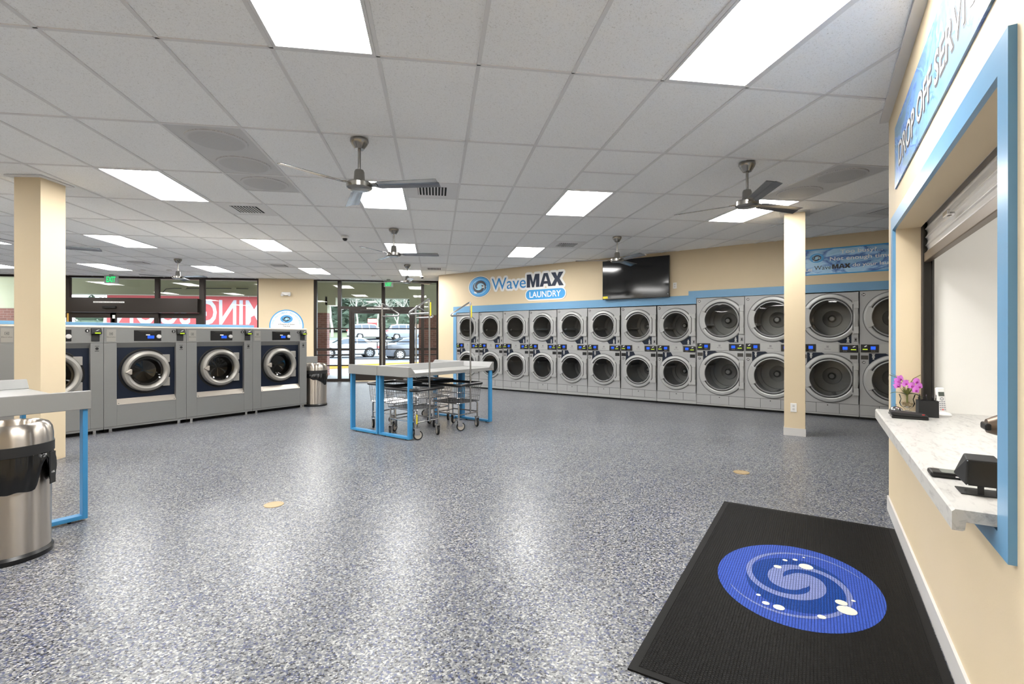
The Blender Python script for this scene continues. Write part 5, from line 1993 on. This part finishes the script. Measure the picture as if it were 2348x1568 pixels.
# ================================================================== FLOOR MAT
a_, b_ = rwP(1.684, 0.570)
t = thing('floor_mat', 'black rubber floor mat with blue swirl emblem below the drop-off window', 'mat', (a_, b_, 0), A_RW)
hx, hy = 1.198, 0.553
mm = MB()
mm.xy([(-hx, -hy), (hx, -hy), (hx, hy), (-hx, hy)], 0.0, 0.004)
for a in ((-hx, -hy, hx, -hy + 0.035), (-hx, hy - 0.035, hx, hy), (-hx, -hy + 0.035, -hx + 0.035, hy - 0.035), (hx - 0.035, -hy + 0.035, hx, hy - 0.035)):
    mm.box(a[0], a[1], 0.004, a[2], a[3], 0.0075)
P('border', mm, M['rubber'], t)
P('studded_field', MB().box(-hx + 0.035, -hy + 0.035, 0.004, hx - 0.035, hy - 0.035, 0.0085), M['studs'], t)
EA, EB, EX, EY = 0.505, 0.395, 0.02, 0.0


def matlayer(name, mb, m, h):
    mb.v = [(x, z, h) for x, y_, z in mb.v]
    P(name, mb, m, t)


matlayer('emblem_disc', MB().disc(EX, EY, 0, EA, EB, 64), M['mat_blue'], 0.0090)
matlayer('emblem_inner_disc', MB().disc(EX + 0.02, EY, 0, EA * 0.64, EB * 0.62, 56), M['mat_dark'], 0.0094)
tab = [(0, 0.06, 0.20), (45, 0.125, 0.25), (90, 0.20, 0.26), (135, 0.265, 0.20), (180, 0.33, 0.14), (225, 0.41, 0.10), (270, 0.52, 0.085), (315, 0.63, 0.07), (360, 0.72, 0.055), (405, 0.81, 0.035), (450, 0.88, 0.012)]
for o in (0, 180):
    th, r_, w_ = [], [], []
    for k in range(91):
        d = 5.0 * k
        for i in range(len(tab) - 1):
            if tab[i][0] <= d <= tab[i + 1][0]:
                u = (d - tab[i][0]) / 45.0
                break
        th.append(R(210 + o - d))
        r_.append(tab[i][1] + (tab[i + 1][1] - tab[i][1]) * u)
        w_.append(tab[i][2] + (tab[i + 1][2] - tab[i][2]) * u)
    sw = MB().band(EX, EY, 0, th, r_, w_, EA, EB)
    matlayer('emblem_swirl', sw, M['mat_light'], 0.0098 + 0.0002 * (o > 0))
matlayer('emblem_core', MB().disc(EX, EY, 0, EA * 0.16, EB * 0.16, 20), M['mat_light'], 0.0102)
for (ix, iy, rx) in ((1848, 1303, 0.060), (1783, 1303, 0.034), (1800, 1288, 0.022), (1823, 1287, 0.022), (1843, 1282, 0.012), (1942, 1404, 0.070), (1929, 1386, 0.044), (1957, 1382, 0.016), (1884, 1419, 0.030), (1786, 1397, 0.042), (1756, 1387, 0.028), (1739, 1368, 0.018)):
    # bubble centres on the floor plane, read off the photograph
    a = (ix - 1174) / F_PX
    d_ = F_PX * CAMZ / (iy - HY)
    X, Z = a * d_, d_
    wx = math.cos(YAW) * X + math.sin(YAW) * Z - a_
    wy = -math.sin(YAW) * X + math.cos(YAW) * Z - b_
    l = Matrix.Rotation(-A_RW, 2) @ Vector((wx, wy))
    bb = MB().disc(l[0], l[1], 0, rx * 0.62, rx * 0.62, 16)
    matlayer('emblem_bubble', bb, M['mat_white'], 0.0105)

# brass floor drains
t = thing('floor_drain', 'small round brass floor drain left of centre', 'floor drain', (-1.286, 4.22, 0), 0, 'brass floor drains')
P('rim', MB().lathe([(0.075, 0.0), (0.074, 0.004), (0.06, 0.005)], 28), M['brass'], t, smooth=True)
P('plug', MB().lathe([(0.06, 0.004), (0, 0.0045)], 28), M['brass'], t)
dup(t, (3.015, 4.507, 0), 0, 'small round brass floor drain at right, before the right pillar')

# ================================================================== OUTSIDE
def ground_z(y):
    if y < 21:
        return -0.02
    if y < 41:
        return -0.16
    if y < 60:
        return -0.16 + (y - 41) / 19.0 * 1.35
    return 1.19 + (y - 60) / 60.0 * 2.2


m = MB().box(-30, 15.56, -0.3, 25, 21, -0.02)
struct('sidewalk', m, M['concrete'])
g = MB()
ys = [21, 41, 44, 48, 52, 56, 60]
v = []
for y_ in ys:
    v += [(-60, y_, ground_z(y_ if y_ > 21 else 21.1)), (50, y_, ground_z(y_ if y_ > 21 else 21.1))]
g.add(v, [(2 * i, 2 * i + 1, 2 * i + 3, 2 * i + 2) for i in range(len(ys) - 1)])
struct('car_park', g, M['asphalt'])
g = MB().add([(-70, 60, 1.19), (60, 60, 1.19), (60, 120, 3.4), (-70, 120, 3.4)], [(0, 1, 2, 3)])
struct('verge', g, M['grass'])
# painted bay lines
for k in range(6):
    x = -16 + 4.2 * k
    ln = MB().add([(x, 27, -0.155), (x + 0.12, 27, -0.155), (x + 3.2, 33, -0.155), (x + 3.08, 33, -0.155)], [(0, 1, 2, 3)])
    tag(P('bay_line', ln, M['card']), 'white painted parking bay line on the asphalt outside', 'road marking', 'painted parking lines')
# kerbs
kb = MB().prism([(-5.3, 23.8), (-1.0, 26.6), (5.0, 31.2), (4.85, 31.4), (-1.15, 26.8), (-5.4, 24.0)], -0.16, 0.0, lambda a, b, c: (a, b, c))
tag(P('yellow_kerb', kb, M['curb_yellow']), 'yellow painted kerb running across the car park outside the glass doors', 'kerb')
kb = MB().prism([(-60, 48.0), (50, 48.0), (50, 48.3), (-60, 48.3)], 0.33, 0.50, lambda a, b, c: (a, b, c))
tag(P('far_kerb', kb, M['concrete']), 'pale kerb along the far side of the car park', 'kerb')
kb = MB().prism([(-60, 48.3), (50, 48.3), (50, 56), (-60, 56)], 0.37, 0.47, lambda a, b, c: (a, b, c if b < 50 else c + 0.45))
tag(P('far_pavement', kb, M['concrete']), 'pale pavement strip beyond the car park', 'pavement')

# canopy beam with brick piers
YB = 18.0
m = MB()
m.box(-30, YB, 2.745, -3.80, YB + 0.5, 3.25)
m.box(-3.80, YB, 2.45, -3.45, YB + 0.5, 3.25)
m.box(-3.45, YB, 2.72, -0.92, YB + 0.5, 3.25)
m.box(-0.92, YB, 2.33, 20, YB + 0.5, 3.25)
m.box(-4.07, YB, 2.18, -3.73, YB + 0.45, 2.745)
m.box(-0.59, YB, 2.13, 1.2, YB + 0.45, 2.33)
m.box(-14.2, YB, 2.26, -12.6, YB + 0.45, 2.745)
struct('canopy_beam', m, M['olive'])
# conduit under the beam
cd = MB().tube([(-6.3, YB - 0.02, 2.98), (-7.0, YB - 0.02, 2.98), (-8.6, YB - 0.02, 2.96), (-8.85, YB - 0.02, 2.94), (-8.92, YB - 0.02, 2.86), (-8.98, YB - 0.02, 2.80)], 0.012, 6)
tag(P('conduit', cd, M['grey_letter']), 'thin bent conduit pipe on the olive beam outside', 'pipe')
for x, lb in ((-8.3, 'left'), (-6.75, 'right')):
    jb = MB().ycyl(x, 2.98, YB - 0.05, YB, 0.07, 16)
    tag(P('junction_box', jb, M['olive']), 'round olive junction box on the beam outside, %s of the two' % lb, 'junction box')


def pier(x0, x1, y0, y1, ztop, label):
    t = thing('brick_pier', label, 'brick pier', (x0, y0, 0))
    P('core', MB().box(0.01, 0.01, -0.02, x1 - x0 - 0.01, y1 - y0 - 0.01, ztop), M['brick'], t)
    P('base_course', MB().box(0, 0, -0.02, x1 - x0, y1 - y0, 0.05), M['brick'], t)
    return t


pier(-4.07, -3.73, YB, YB + 0.45, 2.18, 'brown brick pier outside, left of the double glass doors')
pier(-0.60, 1.2, YB, YB + 0.45, 2.13, 'brown brick pier outside, right of the double glass doors')
pier(-14.2, -12.6, YB, YB + 0.45, 2.26, 'brown brick pier outside at the far left edge')

# banner, seen from behind
t = thing('red_banner', 'red banner with white letters hanging outside, seen mirrored from behind', 'banner', (-7.95, YB + 0.12, 2.25))
x0, x1, z0, z1 = -2.75, 3.75, -0.66, 0.47
from mathutils.geometry import delaunay_2d_cdt
tg_ = text_geo('COMING SOON', 0.018)
_, _, ta, tb, tc0, tc1 = tg_
TWD, lx0, lz0 = 5.86, -2.52, -0.50
sx, sz = TWD / (tb - ta), 0.86 / (tc1 - tc0)
tv = [Vector((lx0 + TWD - (p_[0] - ta) * sx, lz0 + (p_[1] - tc0) * sz)) for p_ in tg_[0]]
gv = [Vector((x0 + (x1 - x0) * a / 44, z0 + (z1 - z0) * b / 8)) for a in range(45) for b in range(9)]
cnt = {}
for f_ in tg_[1]:
    for a, b in zip(f_, f_[1:] + f_[:1]):
        cnt[(min(a, b), max(a, b))] = cnt.get((min(a, b), max(a, b)), 0) + 1
ov, oe, of, _, _, _ = delaunay_2d_cdt(tv + gv, [e_ for e_, n_ in cnt.items() if n_ == 1], [], 0, 1e-5)


def inpoly(p, f_):
    r_ = False
    for a, b in zip(f_, f_[1:] + f_[:1]):
        A, B = tv[a], tv[b]
        if (A[1] > p[1]) != (B[1] > p[1]) and p[0] < (B[0] - A[0]) * (p[1] - A[1]) / (B[1] - A[1]) + A[0]:
            r_ = not r_
    return r_


org = []
for f_ in of:
    c_ = (ov[f_[0]] + ov[f_[1]] + ov[f_[2]]) / 3
    org.append(any(inpoly(c_, g) for g in tg_[1]))


def bmap(p_):
    return (p_[0], 0.012 * math.sin(p_[0] * 5.1 + p_[1] * 2.0), p_[1])


V3 = [bmap(p_) for p_ in ov]
P('cloth', MB().add(V3, [tuple(f_) for f_, o_ in zip(of, org) if not o_]), M['red'], t)
letters(MB().add(V3, [tuple(f_) for f_, o_ in zip(of, org) if o_]), M['banner_white'], t)
for x in (-2.7, -1.2, 0.2, 1.6, 3.6):
    P('rope', MB().tube([(x, 0, 0.45), (x + 0.01, 0, 0.494)], 0.006, 5), M['card'], t)


def make_car(name, label, paint, loc, rz, kind):
    t = thing(name, label, 'car', loc, rz, 'parked cars outside')
    # stations along x: (x, z_low, z_belt, z_roof, half width belt, half width roof)
    if kind == 'sedan':
        L, wb = 4.75, 2.75
        S = [(-2.36, 0.42, 0.70, 0.70, 0.66, 0.62), (-2.30, 0.30, 0.92, 0.93, 0.80, 0.74), (-2.05, 0.24, 0.98, 1.0, 0.88, 0.78), (-1.75, 0.22, 0.99, 1.06, 0.90, 0.70), (-0.95, 0.20, 0.97, 1.40, 0.91, 0.58), (-0.2, 0.20, 0.96, 1.45, 0.91, 0.58), (0.35, 0.20, 0.95, 1.41, 0.91, 0.58), (1.15, 0.20, 0.93, 0.99, 0.91, 0.72), (1.80, 0.22, 0.86, 0.88, 0.90, 0.74), (2.20, 0.26, 0.74, 0.76, 0.84, 0.70), (2.38, 0.36, 0.60, 0.62, 0.68, 0.60)]
        gl = [(-1.62, -0.86, -0.86), (0.28, 1.02)]
        roof = (-0.95, 0.35, 1.42)
    else:
        L, wb = 4.7, 2.75
        S = [(-2.33, 0.46, 0.85, 0.87, 0.70, 0.64), (-2.28, 0.34, 1.02, 1.10, 0.86, 0.74), (-1.95, 0.28, 1.06, 1.60, 0.92, 0.64), (-1.2, 0.26, 1.05, 1.72, 0.93, 0.62), (-0.2, 0.26, 1.04, 1.74, 0.93, 0.62), (0.45, 0.26, 1.03, 1.66, 0.93, 0.62), (1.15, 0.26, 1.02, 1.10, 0.92, 0.74), (1.85, 0.28, 0.96, 1.0, 0.91, 0.76), (2.22, 0.34, 0.86, 0.88, 0.84, 0.70), (2.36, 0.42, 0.70, 0.72, 0.70, 0.62)]
        roof = (-1.95, 0.45, 1.70)
    v = []
    for x, zl, zb, zr, hb, hr in S:
        for y_, z_ in ((hb * 0.92, zl), (hb, (zl + zb) / 2), (hb * 0.985, zb), (hr, zr), (hr * 0.6, zr + (0.02 if zr > 1.2 else 0.02))):
            v.append((x, y_, z_))
        for y_, z_ in ((-hr * 0.6, zr + 0.02), (-hr, zr), (-hb * 0.985, zb), (-hb, (zl + zb) / 2), (-hb * 0.92, zl)):
            v.append((x, y_, z_))
    n = 10
    f = []
    for i in range(len(S) - 1):
        for j in range(n):
            f.append((i * n + j, i * n + (j + 1) % n, (i + 1) * n + (j + 1) % n, (i + 1) * n + j))
    f.append(tuple(range(n)))
    f.append(tuple(range((len(S) - 1) * n, len(S) * n)))
    P('body', MB().add(v, f), paint, t, smooth=True)

    def stat(x):
        for i in range(len(S) - 1):
            if S[i][0] <= x <= S[i + 1][0]:
                u = (x - S[i][0]) / (S[i + 1][0] - S[i][0])
                return [S[i][k] + (S[i + 1][k] - S[i][k]) * u for k in range(6)]
        return S[0]

    # side windows: panels proud of the tapering cabin
    if kind == 'sedan':
        sides = [(-1.55, -0.55), (-0.48, 0.95)]
    else:
        sides = [(-1.9, -1.15), (-1.08, -0.32), (-0.25, 0.95)]
    for sgn in (-1, 1):
        for xa, xb in sides:
            top, bot = [], []
            for k in range(9):
                x = xa + (xb - xa) * k / 8
                s_ = stat(x)
                zb, zr, hb, hr = s_[2], s_[3], s_[4] * 0.985, s_[5]
                for fr_, L_ in ((0.08, bot), (0.84, top)):
                    L_.append((x, sgn * (hb + (hr - hb) * fr_ + 0.012), zb + (zr - zb) * fr_))
            vv = bot + top
            P('side_window', MB().add(vv, [(k, k + 1, 10 + k, 9 + k) for k in range(8)]), M['car_glass'], t)
    # windscreen and rear window
    def screen(xa, xb, nm):
        vv = []
        for x in (xa, xb):
            s_ = stat(x)
            for sg in (-0.92, 0.92):
                vv.append((x + (0.012 if xb > xa else -0.012), sg * s_[5], s_[3] + 0.03))
        P(nm, MB().add(vv, [(0, 1, 3, 2)]), M['car_glass'], t)
    if kind == 'sedan':
        screen(0.42, 1.08, 'windscreen')
        screen(-1.02, -1.68, 'rear_window')
    else:
        screen(0.52, 1.08, 'windscreen')
        screen(-2.0, -2.22, 'rear_window')
    for x in (-wb / 2, wb / 2):
        for sg in (-1, 1):
            yy = sg * 0.80
            P('wheel_arch', MB().lathe([(0.39, 0.0), (0.0, 0.0)], 22, lambda a, b, h, x=x, sg=sg: (x + a, sg * 0.925, 0.34 + b)), M['dark_gap'], t)
            w_ = P('tyre', MB().lathe([(0.21, -0.11), (0.30, -0.115), (0.33, -0.09), (0.33, 0.09), (0.30, 0.115), (0.21, 0.11)], 24, lambda a, b, h, x=x, yy=yy, sg=sg: (x + a, sg * 0.86 + h, 0.33 + b)), M['tyre'], t, smooth=True)
            rm = MB()
            for k in range(7):
                a = 2 * PI * k / 7
                rm.add([(x + 0.03 * math.cos(a + 1.2), sg * 0.972, 0.33 + 0.03 * math.sin(a + 1.2)), (x + 0.03 * math.cos(a - 1.2), sg * 0.972, 0.33 + 0.03 * math.sin(a - 1.2)), (x + 0.205 * math.cos(a - 0.22), sg * 0.972, 0.33 + 0.205 * math.sin(a - 0.22)), (x + 0.205 * math.cos(a + 0.22), sg * 0.972, 0.33 + 0.205 * math.sin(a + 0.22))], [(0, 1, 2, 3)])
            rm.lathe([(0.20, 0.0), (0.225, 0.0)], 24, lambda a, b, h, x=x, sg=sg: (x + a, sg * 0.973, 0.33 + b))
            P('rim', rm, M['rim'], w_)
    zt = 0.82 if kind == 'sedan' else 1.0
    for sg in (-1, 1):
        P('tail_lamp', MB().box(-2.37, sg * 0.62 - 0.14, zt - 0.09, -2.20, sg * 0.62 + 0.14 + 0.08 * sg, zt + 0.06), M['red_lamp'], t, bevel=0.02)
        P('head_lamp', MB().box(2.10, sg * 0.62 - 0.12, 0.66, 2.33, sg * 0.62 + 0.14, 0.78), M['card'], t, bevel=0.03)
        P('door_mirror', MB().box(0.72, sg * 0.92 - 0.02, 0.96, 0.92, sg * 1.06, 1.10), paint, t, bevel=0.03)
    P('front_grille', MB().box(2.28, -0.42, 0.38, 2.41, 0.42, 0.58), M['black'], t, bevel=0.02)
    P('number_plate', MB().box(-2.40, -0.26, 0.62, -2.33, 0.26, 0.76), M['card'], t)
    P('lower_bumper', MB().box(-2.36, -0.72, 0.28, -2.25, 0.72, 0.42), M['black_matte'], t, bevel=0.02)
    P('sill', MB().box(-1.0, -0.90, 0.19, 1.0, 0.90, 0.27), M['black_matte'], t)
    return t


make_car('sedan_car', 'white sedan parked outside, its nose pointing left, behind the glass doors', M['car_white'], (-6.3, 37.5, -0.16), R(197), 'sedan')
make_car('sedan_car', 'grey sedan with red tail lamps parked outside behind the right glass door', M['car_grey'], (-1.35, 34.3, -0.16), R(22), 'sedan')
make_car('suv_car', 'white estate car parked farther outside, above the white sedan', M['car_white'], (-7.4, 58.0, 1.05), R(25), 'suv')
make_car('suv_car', 'silver estate car parked farther outside, above the grey sedan', M['car_silver'], (-3.1, 57.5, 1.01), R(12), 'suv')
make_car('suv_car', 'small white car parked outside at the right edge of the doors', M['car_white'], (0.4, 43.0, -0.02), R(200), 'sedan')

# shrubs and trees beyond
def bare_tree(label, loc, h, seed):
    rnd = random.Random(seed)
    t = thing('bare_tree', label, 'tree', loc, 0, 'leafless trees beyond the car park')
    tr, br = MB(), MB()

    def grow(p, d, L, r, lev, mb):
        n = 3
        pts, rs = [p], [r]
        q = p.copy()
        dd = d.copy()
        for k in range(n):
            dd = (dd + Vector((rnd.uniform(-.18, .18), rnd.uniform(-.18, .18), rnd.uniform(-.02, .14)))).normalized()
            q = q + dd * (L / n)
            pts.append(q.copy())
            rs.append(r * (1 - 0.45 * (k + 1) / n))
        mb.tube(pts, rs, 5 if lev < 2 else 3)
        if lev >= 5:
            return
        nb = 3 if lev < 4 else 4
        for k in range(nb):
            a = rnd.uniform(0, 2 * PI)
            tilt = rnd.uniform(0.35, 0.95)
            s1 = dd.orthogonal().normalized()
            s2 = dd.cross(s1)
            nd = (dd * math.cos(tilt) + (s1 * math.cos(a) + s2 * math.sin(a)) * math.sin(tilt)).normalized()
            st = pts[rnd.choice([2, 3])]
            grow(st, nd, L * rnd.uniform(0.55, 0.78), r * 0.48, lev + 1, br)
    grow(Vector((0, 0, 0)), Vector((0, 0, 1)), h * 0.34, h * 0.02, 0, tr)
    P('trunk', tr, M['bark'], t, smooth=True)
    P('branches', br, M['bark'], t)
    return t


def evergreen(label, loc, h, r, seed, nleaf=2600):
    rnd = random.Random(seed)
    t = thing('evergreen_tree', label, 'tree', loc, 0, 'evergreen trees beyond the car park')
    P('trunk', MB().tube([(0, 0, 0), (0.05, 0, h * 0.5), (0, 0, h * 0.95)], [h * 0.022, h * 0.014, 0.02], 7), M['bark'], t, smooth=True)
    v, f = [], []
    for k in range(nleaf):
        u = rnd.random() ** 0.75
        z = h * (0.08 + 0.92 * u)
        rr = r * (1 - u) ** 0.75 * (0.35 + 0.65 * rnd.random() ** 0.5) * (1 + 0.2 * math.sin(u * 30))
        a = rnd.uniform(0, 2 * PI)
        c = Vector((rr * math.cos(a), rr * math.sin(a), z - 0.1 * rr))
        s = 0.024 * h * rnd.uniform(0.7, 1.6)
        d1 = Vector((math.cos(a) + rnd.uniform(-.4, .4), math.sin(a) + rnd.uniform(-.4, .4), rnd.uniform(-0.5, 0.3))).normalized()
        d2 = d1.cross(Vector((rnd.uniform(-1, 1), rnd.uniform(-1, 1), 1))).normalized()
        o = len(v)
        v += [c - d1 * s, c + d2 * s * 0.5, c + d1 * s * 1.4, c - d2 * s * 0.5]
        f.append((o, o + 1, o + 2, o + 3))
    core = MB()
    prof = []
    for k in range(13):
        u = k / 12
        prof.append((r * 0.72 * (1 - u) ** 0.8 * (1 + 0.18 * math.sin(k * 2.6 + seed)) + 0.02, h * (0.03 + 0.93 * u)))
    core.lathe(prof, 14, lambda a, b, hh: (a * (1 + 0.12 * math.sin(hh * 3 + 5 * math.atan2(b, a))), b, hh))
    P('inner_boughs', core, M['evergreen'], t)
    P('foliage', MB().add(v, f), M['evergreen'], t)
    return t


def gz(y):
    return ground_z(y)


for k, (x, y, h) in enumerate(((-15.5, 66, 11), (-12.5, 63, 10), (-10.2, 68, 9), (-8.0, 72, 9), (-5.0, 65, 8), (-3.2, 69, 10), (-0.6, 66, 9), (1.6, 63, 9), (-37, 62, 12), (-32, 60, 10), (-28, 63, 11), (-25, 59, 10), (-22, 64, 11), (-19, 60, 9))):
    bare_tree('grey leafless tree beyond the car park, seen through the glass', (x, y, gz(y) - 0.05), h, 11 + k)
for k, (x, y, h, r) in enumerate(((-11.5, 84, 16, 4.6), (-6.5, 80, 14, 4.6), (-1.0, 82, 17, 5.0), (4.0, 80, 15, 4.6), (-17, 86, 18, 5.0), (-3.6, 92, 20, 5.4), (-9.0, 94, 21, 5.4), (1.8, 94, 20, 5.4), (9.5, 84, 18, 4.6), (-14.5, 96, 20, 5.4), (-21, 95, 20, 5.4), (-30, 85, 17, 4.8), (-38, 88, 18, 5.0), (-26, 92, 19, 5.2), (-47, 90, 19, 5.2))):
    evergreen('dark green evergreen tree far beyond the car park', (x, y, gz(y) - 0.05), h, r, 40 + k)
for k, x in enumerate((-48, -44, -40.5, -36, -33, -29.5, -26, -22.5)):
    evergreen('low dark conifer bush along the far kerb, beyond the sliding door', (x, 78 + 2 * (k % 3), gz(78) - 0.1), 5.5 + (k * 37 % 5) * 0.6, 3.4, 70 + k, 900)
t = thing('slat_fence', 'brown board fence far outside behind the parked cars', 'fence', (-6.2, 72, gz(72)))
for k in range(22):
    P('board', MB().box(k * 0.33, 0, 0, k * 0.33 + 0.31, 0.04, 1.5), M['brown_fence'], t)
t = thing('street_sign', 'small white and pink notice board on a post outside', 'sign board', (-7.6, 62, gz(62)))
P('post', MB().box(-0.04, -0.04, 0, 0.04, 0.04, 1.6), M['bark'], t)
P('board', MB().box(-0.55, -0.05, 1.3, 0.55, 0.05, 2.25), M['red'], t)
P('white_face', MB().box(-0.5, -0.06, 1.8, 0.5, -0.05, 2.2), M['card'], t)
# low shrub at the left of the doors
t = thing('shrub', 'thin pale shrub outside beside the left glass door', 'shrub', (-7.9, 34.0, -0.16))
sb = MB()
rnd = random.Random(5)
for k in range(60):
    a = rnd.uniform(0, 2 * PI)
    e = (0.45 * math.cos(a) * rnd.random(), 0.45 * math.sin(a) * rnd.random(), rnd.uniform(1.2, 2.6))
    sb.tube([(0, 0, 0.2), (e[0] * 0.4, e[1] * 0.4, e[2] * 0.6), e], [0.012, 0.008, 0.003], 3)
P('twigs', sb, M['leaf'], t)

# office lamp behind the drop-off window
t = thing('office_light', 'lit ceiling panel inside the drop-off office', 'ceiling light', (*rwP(1.9, -1.5), 2.75), A_RW)
P('frame', MB().box(-0.62, -0.62, -0.03, 0.62, 0.62, 0), M['grid'], t)
P('diffuser', MB().box(-0.58, -0.58, -0.036, 0.58, 0.58, -0.03), M['office_panel'], t)


# ------------------------------------------------------------------ put each sign's origin at its own middle
def recentre(o):
    lo, hi = Vector((1e9,) * 3), Vector((-1e9,) * 3)
    for c in o.children:
        if c.type == 'MESH':
            for v_ in c.data.vertices:
                for k in range(3):
                    lo[k] = min(lo[k], v_.co[k])
                    hi[k] = max(hi[k], v_.co[k])
    c0_ = (lo + hi) / 2
    c0_.z = lo.z
    o.location = o.location + Matrix.Rotation(o.rotation_euler.z, 3, 'Z') @ c0_
    for c in o.children:
        c.location = c.location - c0_


for nm in ('wall_logo', 'water_banner', 'drop_off_sign', 'television', 'counter_top', 'rolling_shutter', 'divider_panel'):
    recentre(bpy.data.objects[nm])
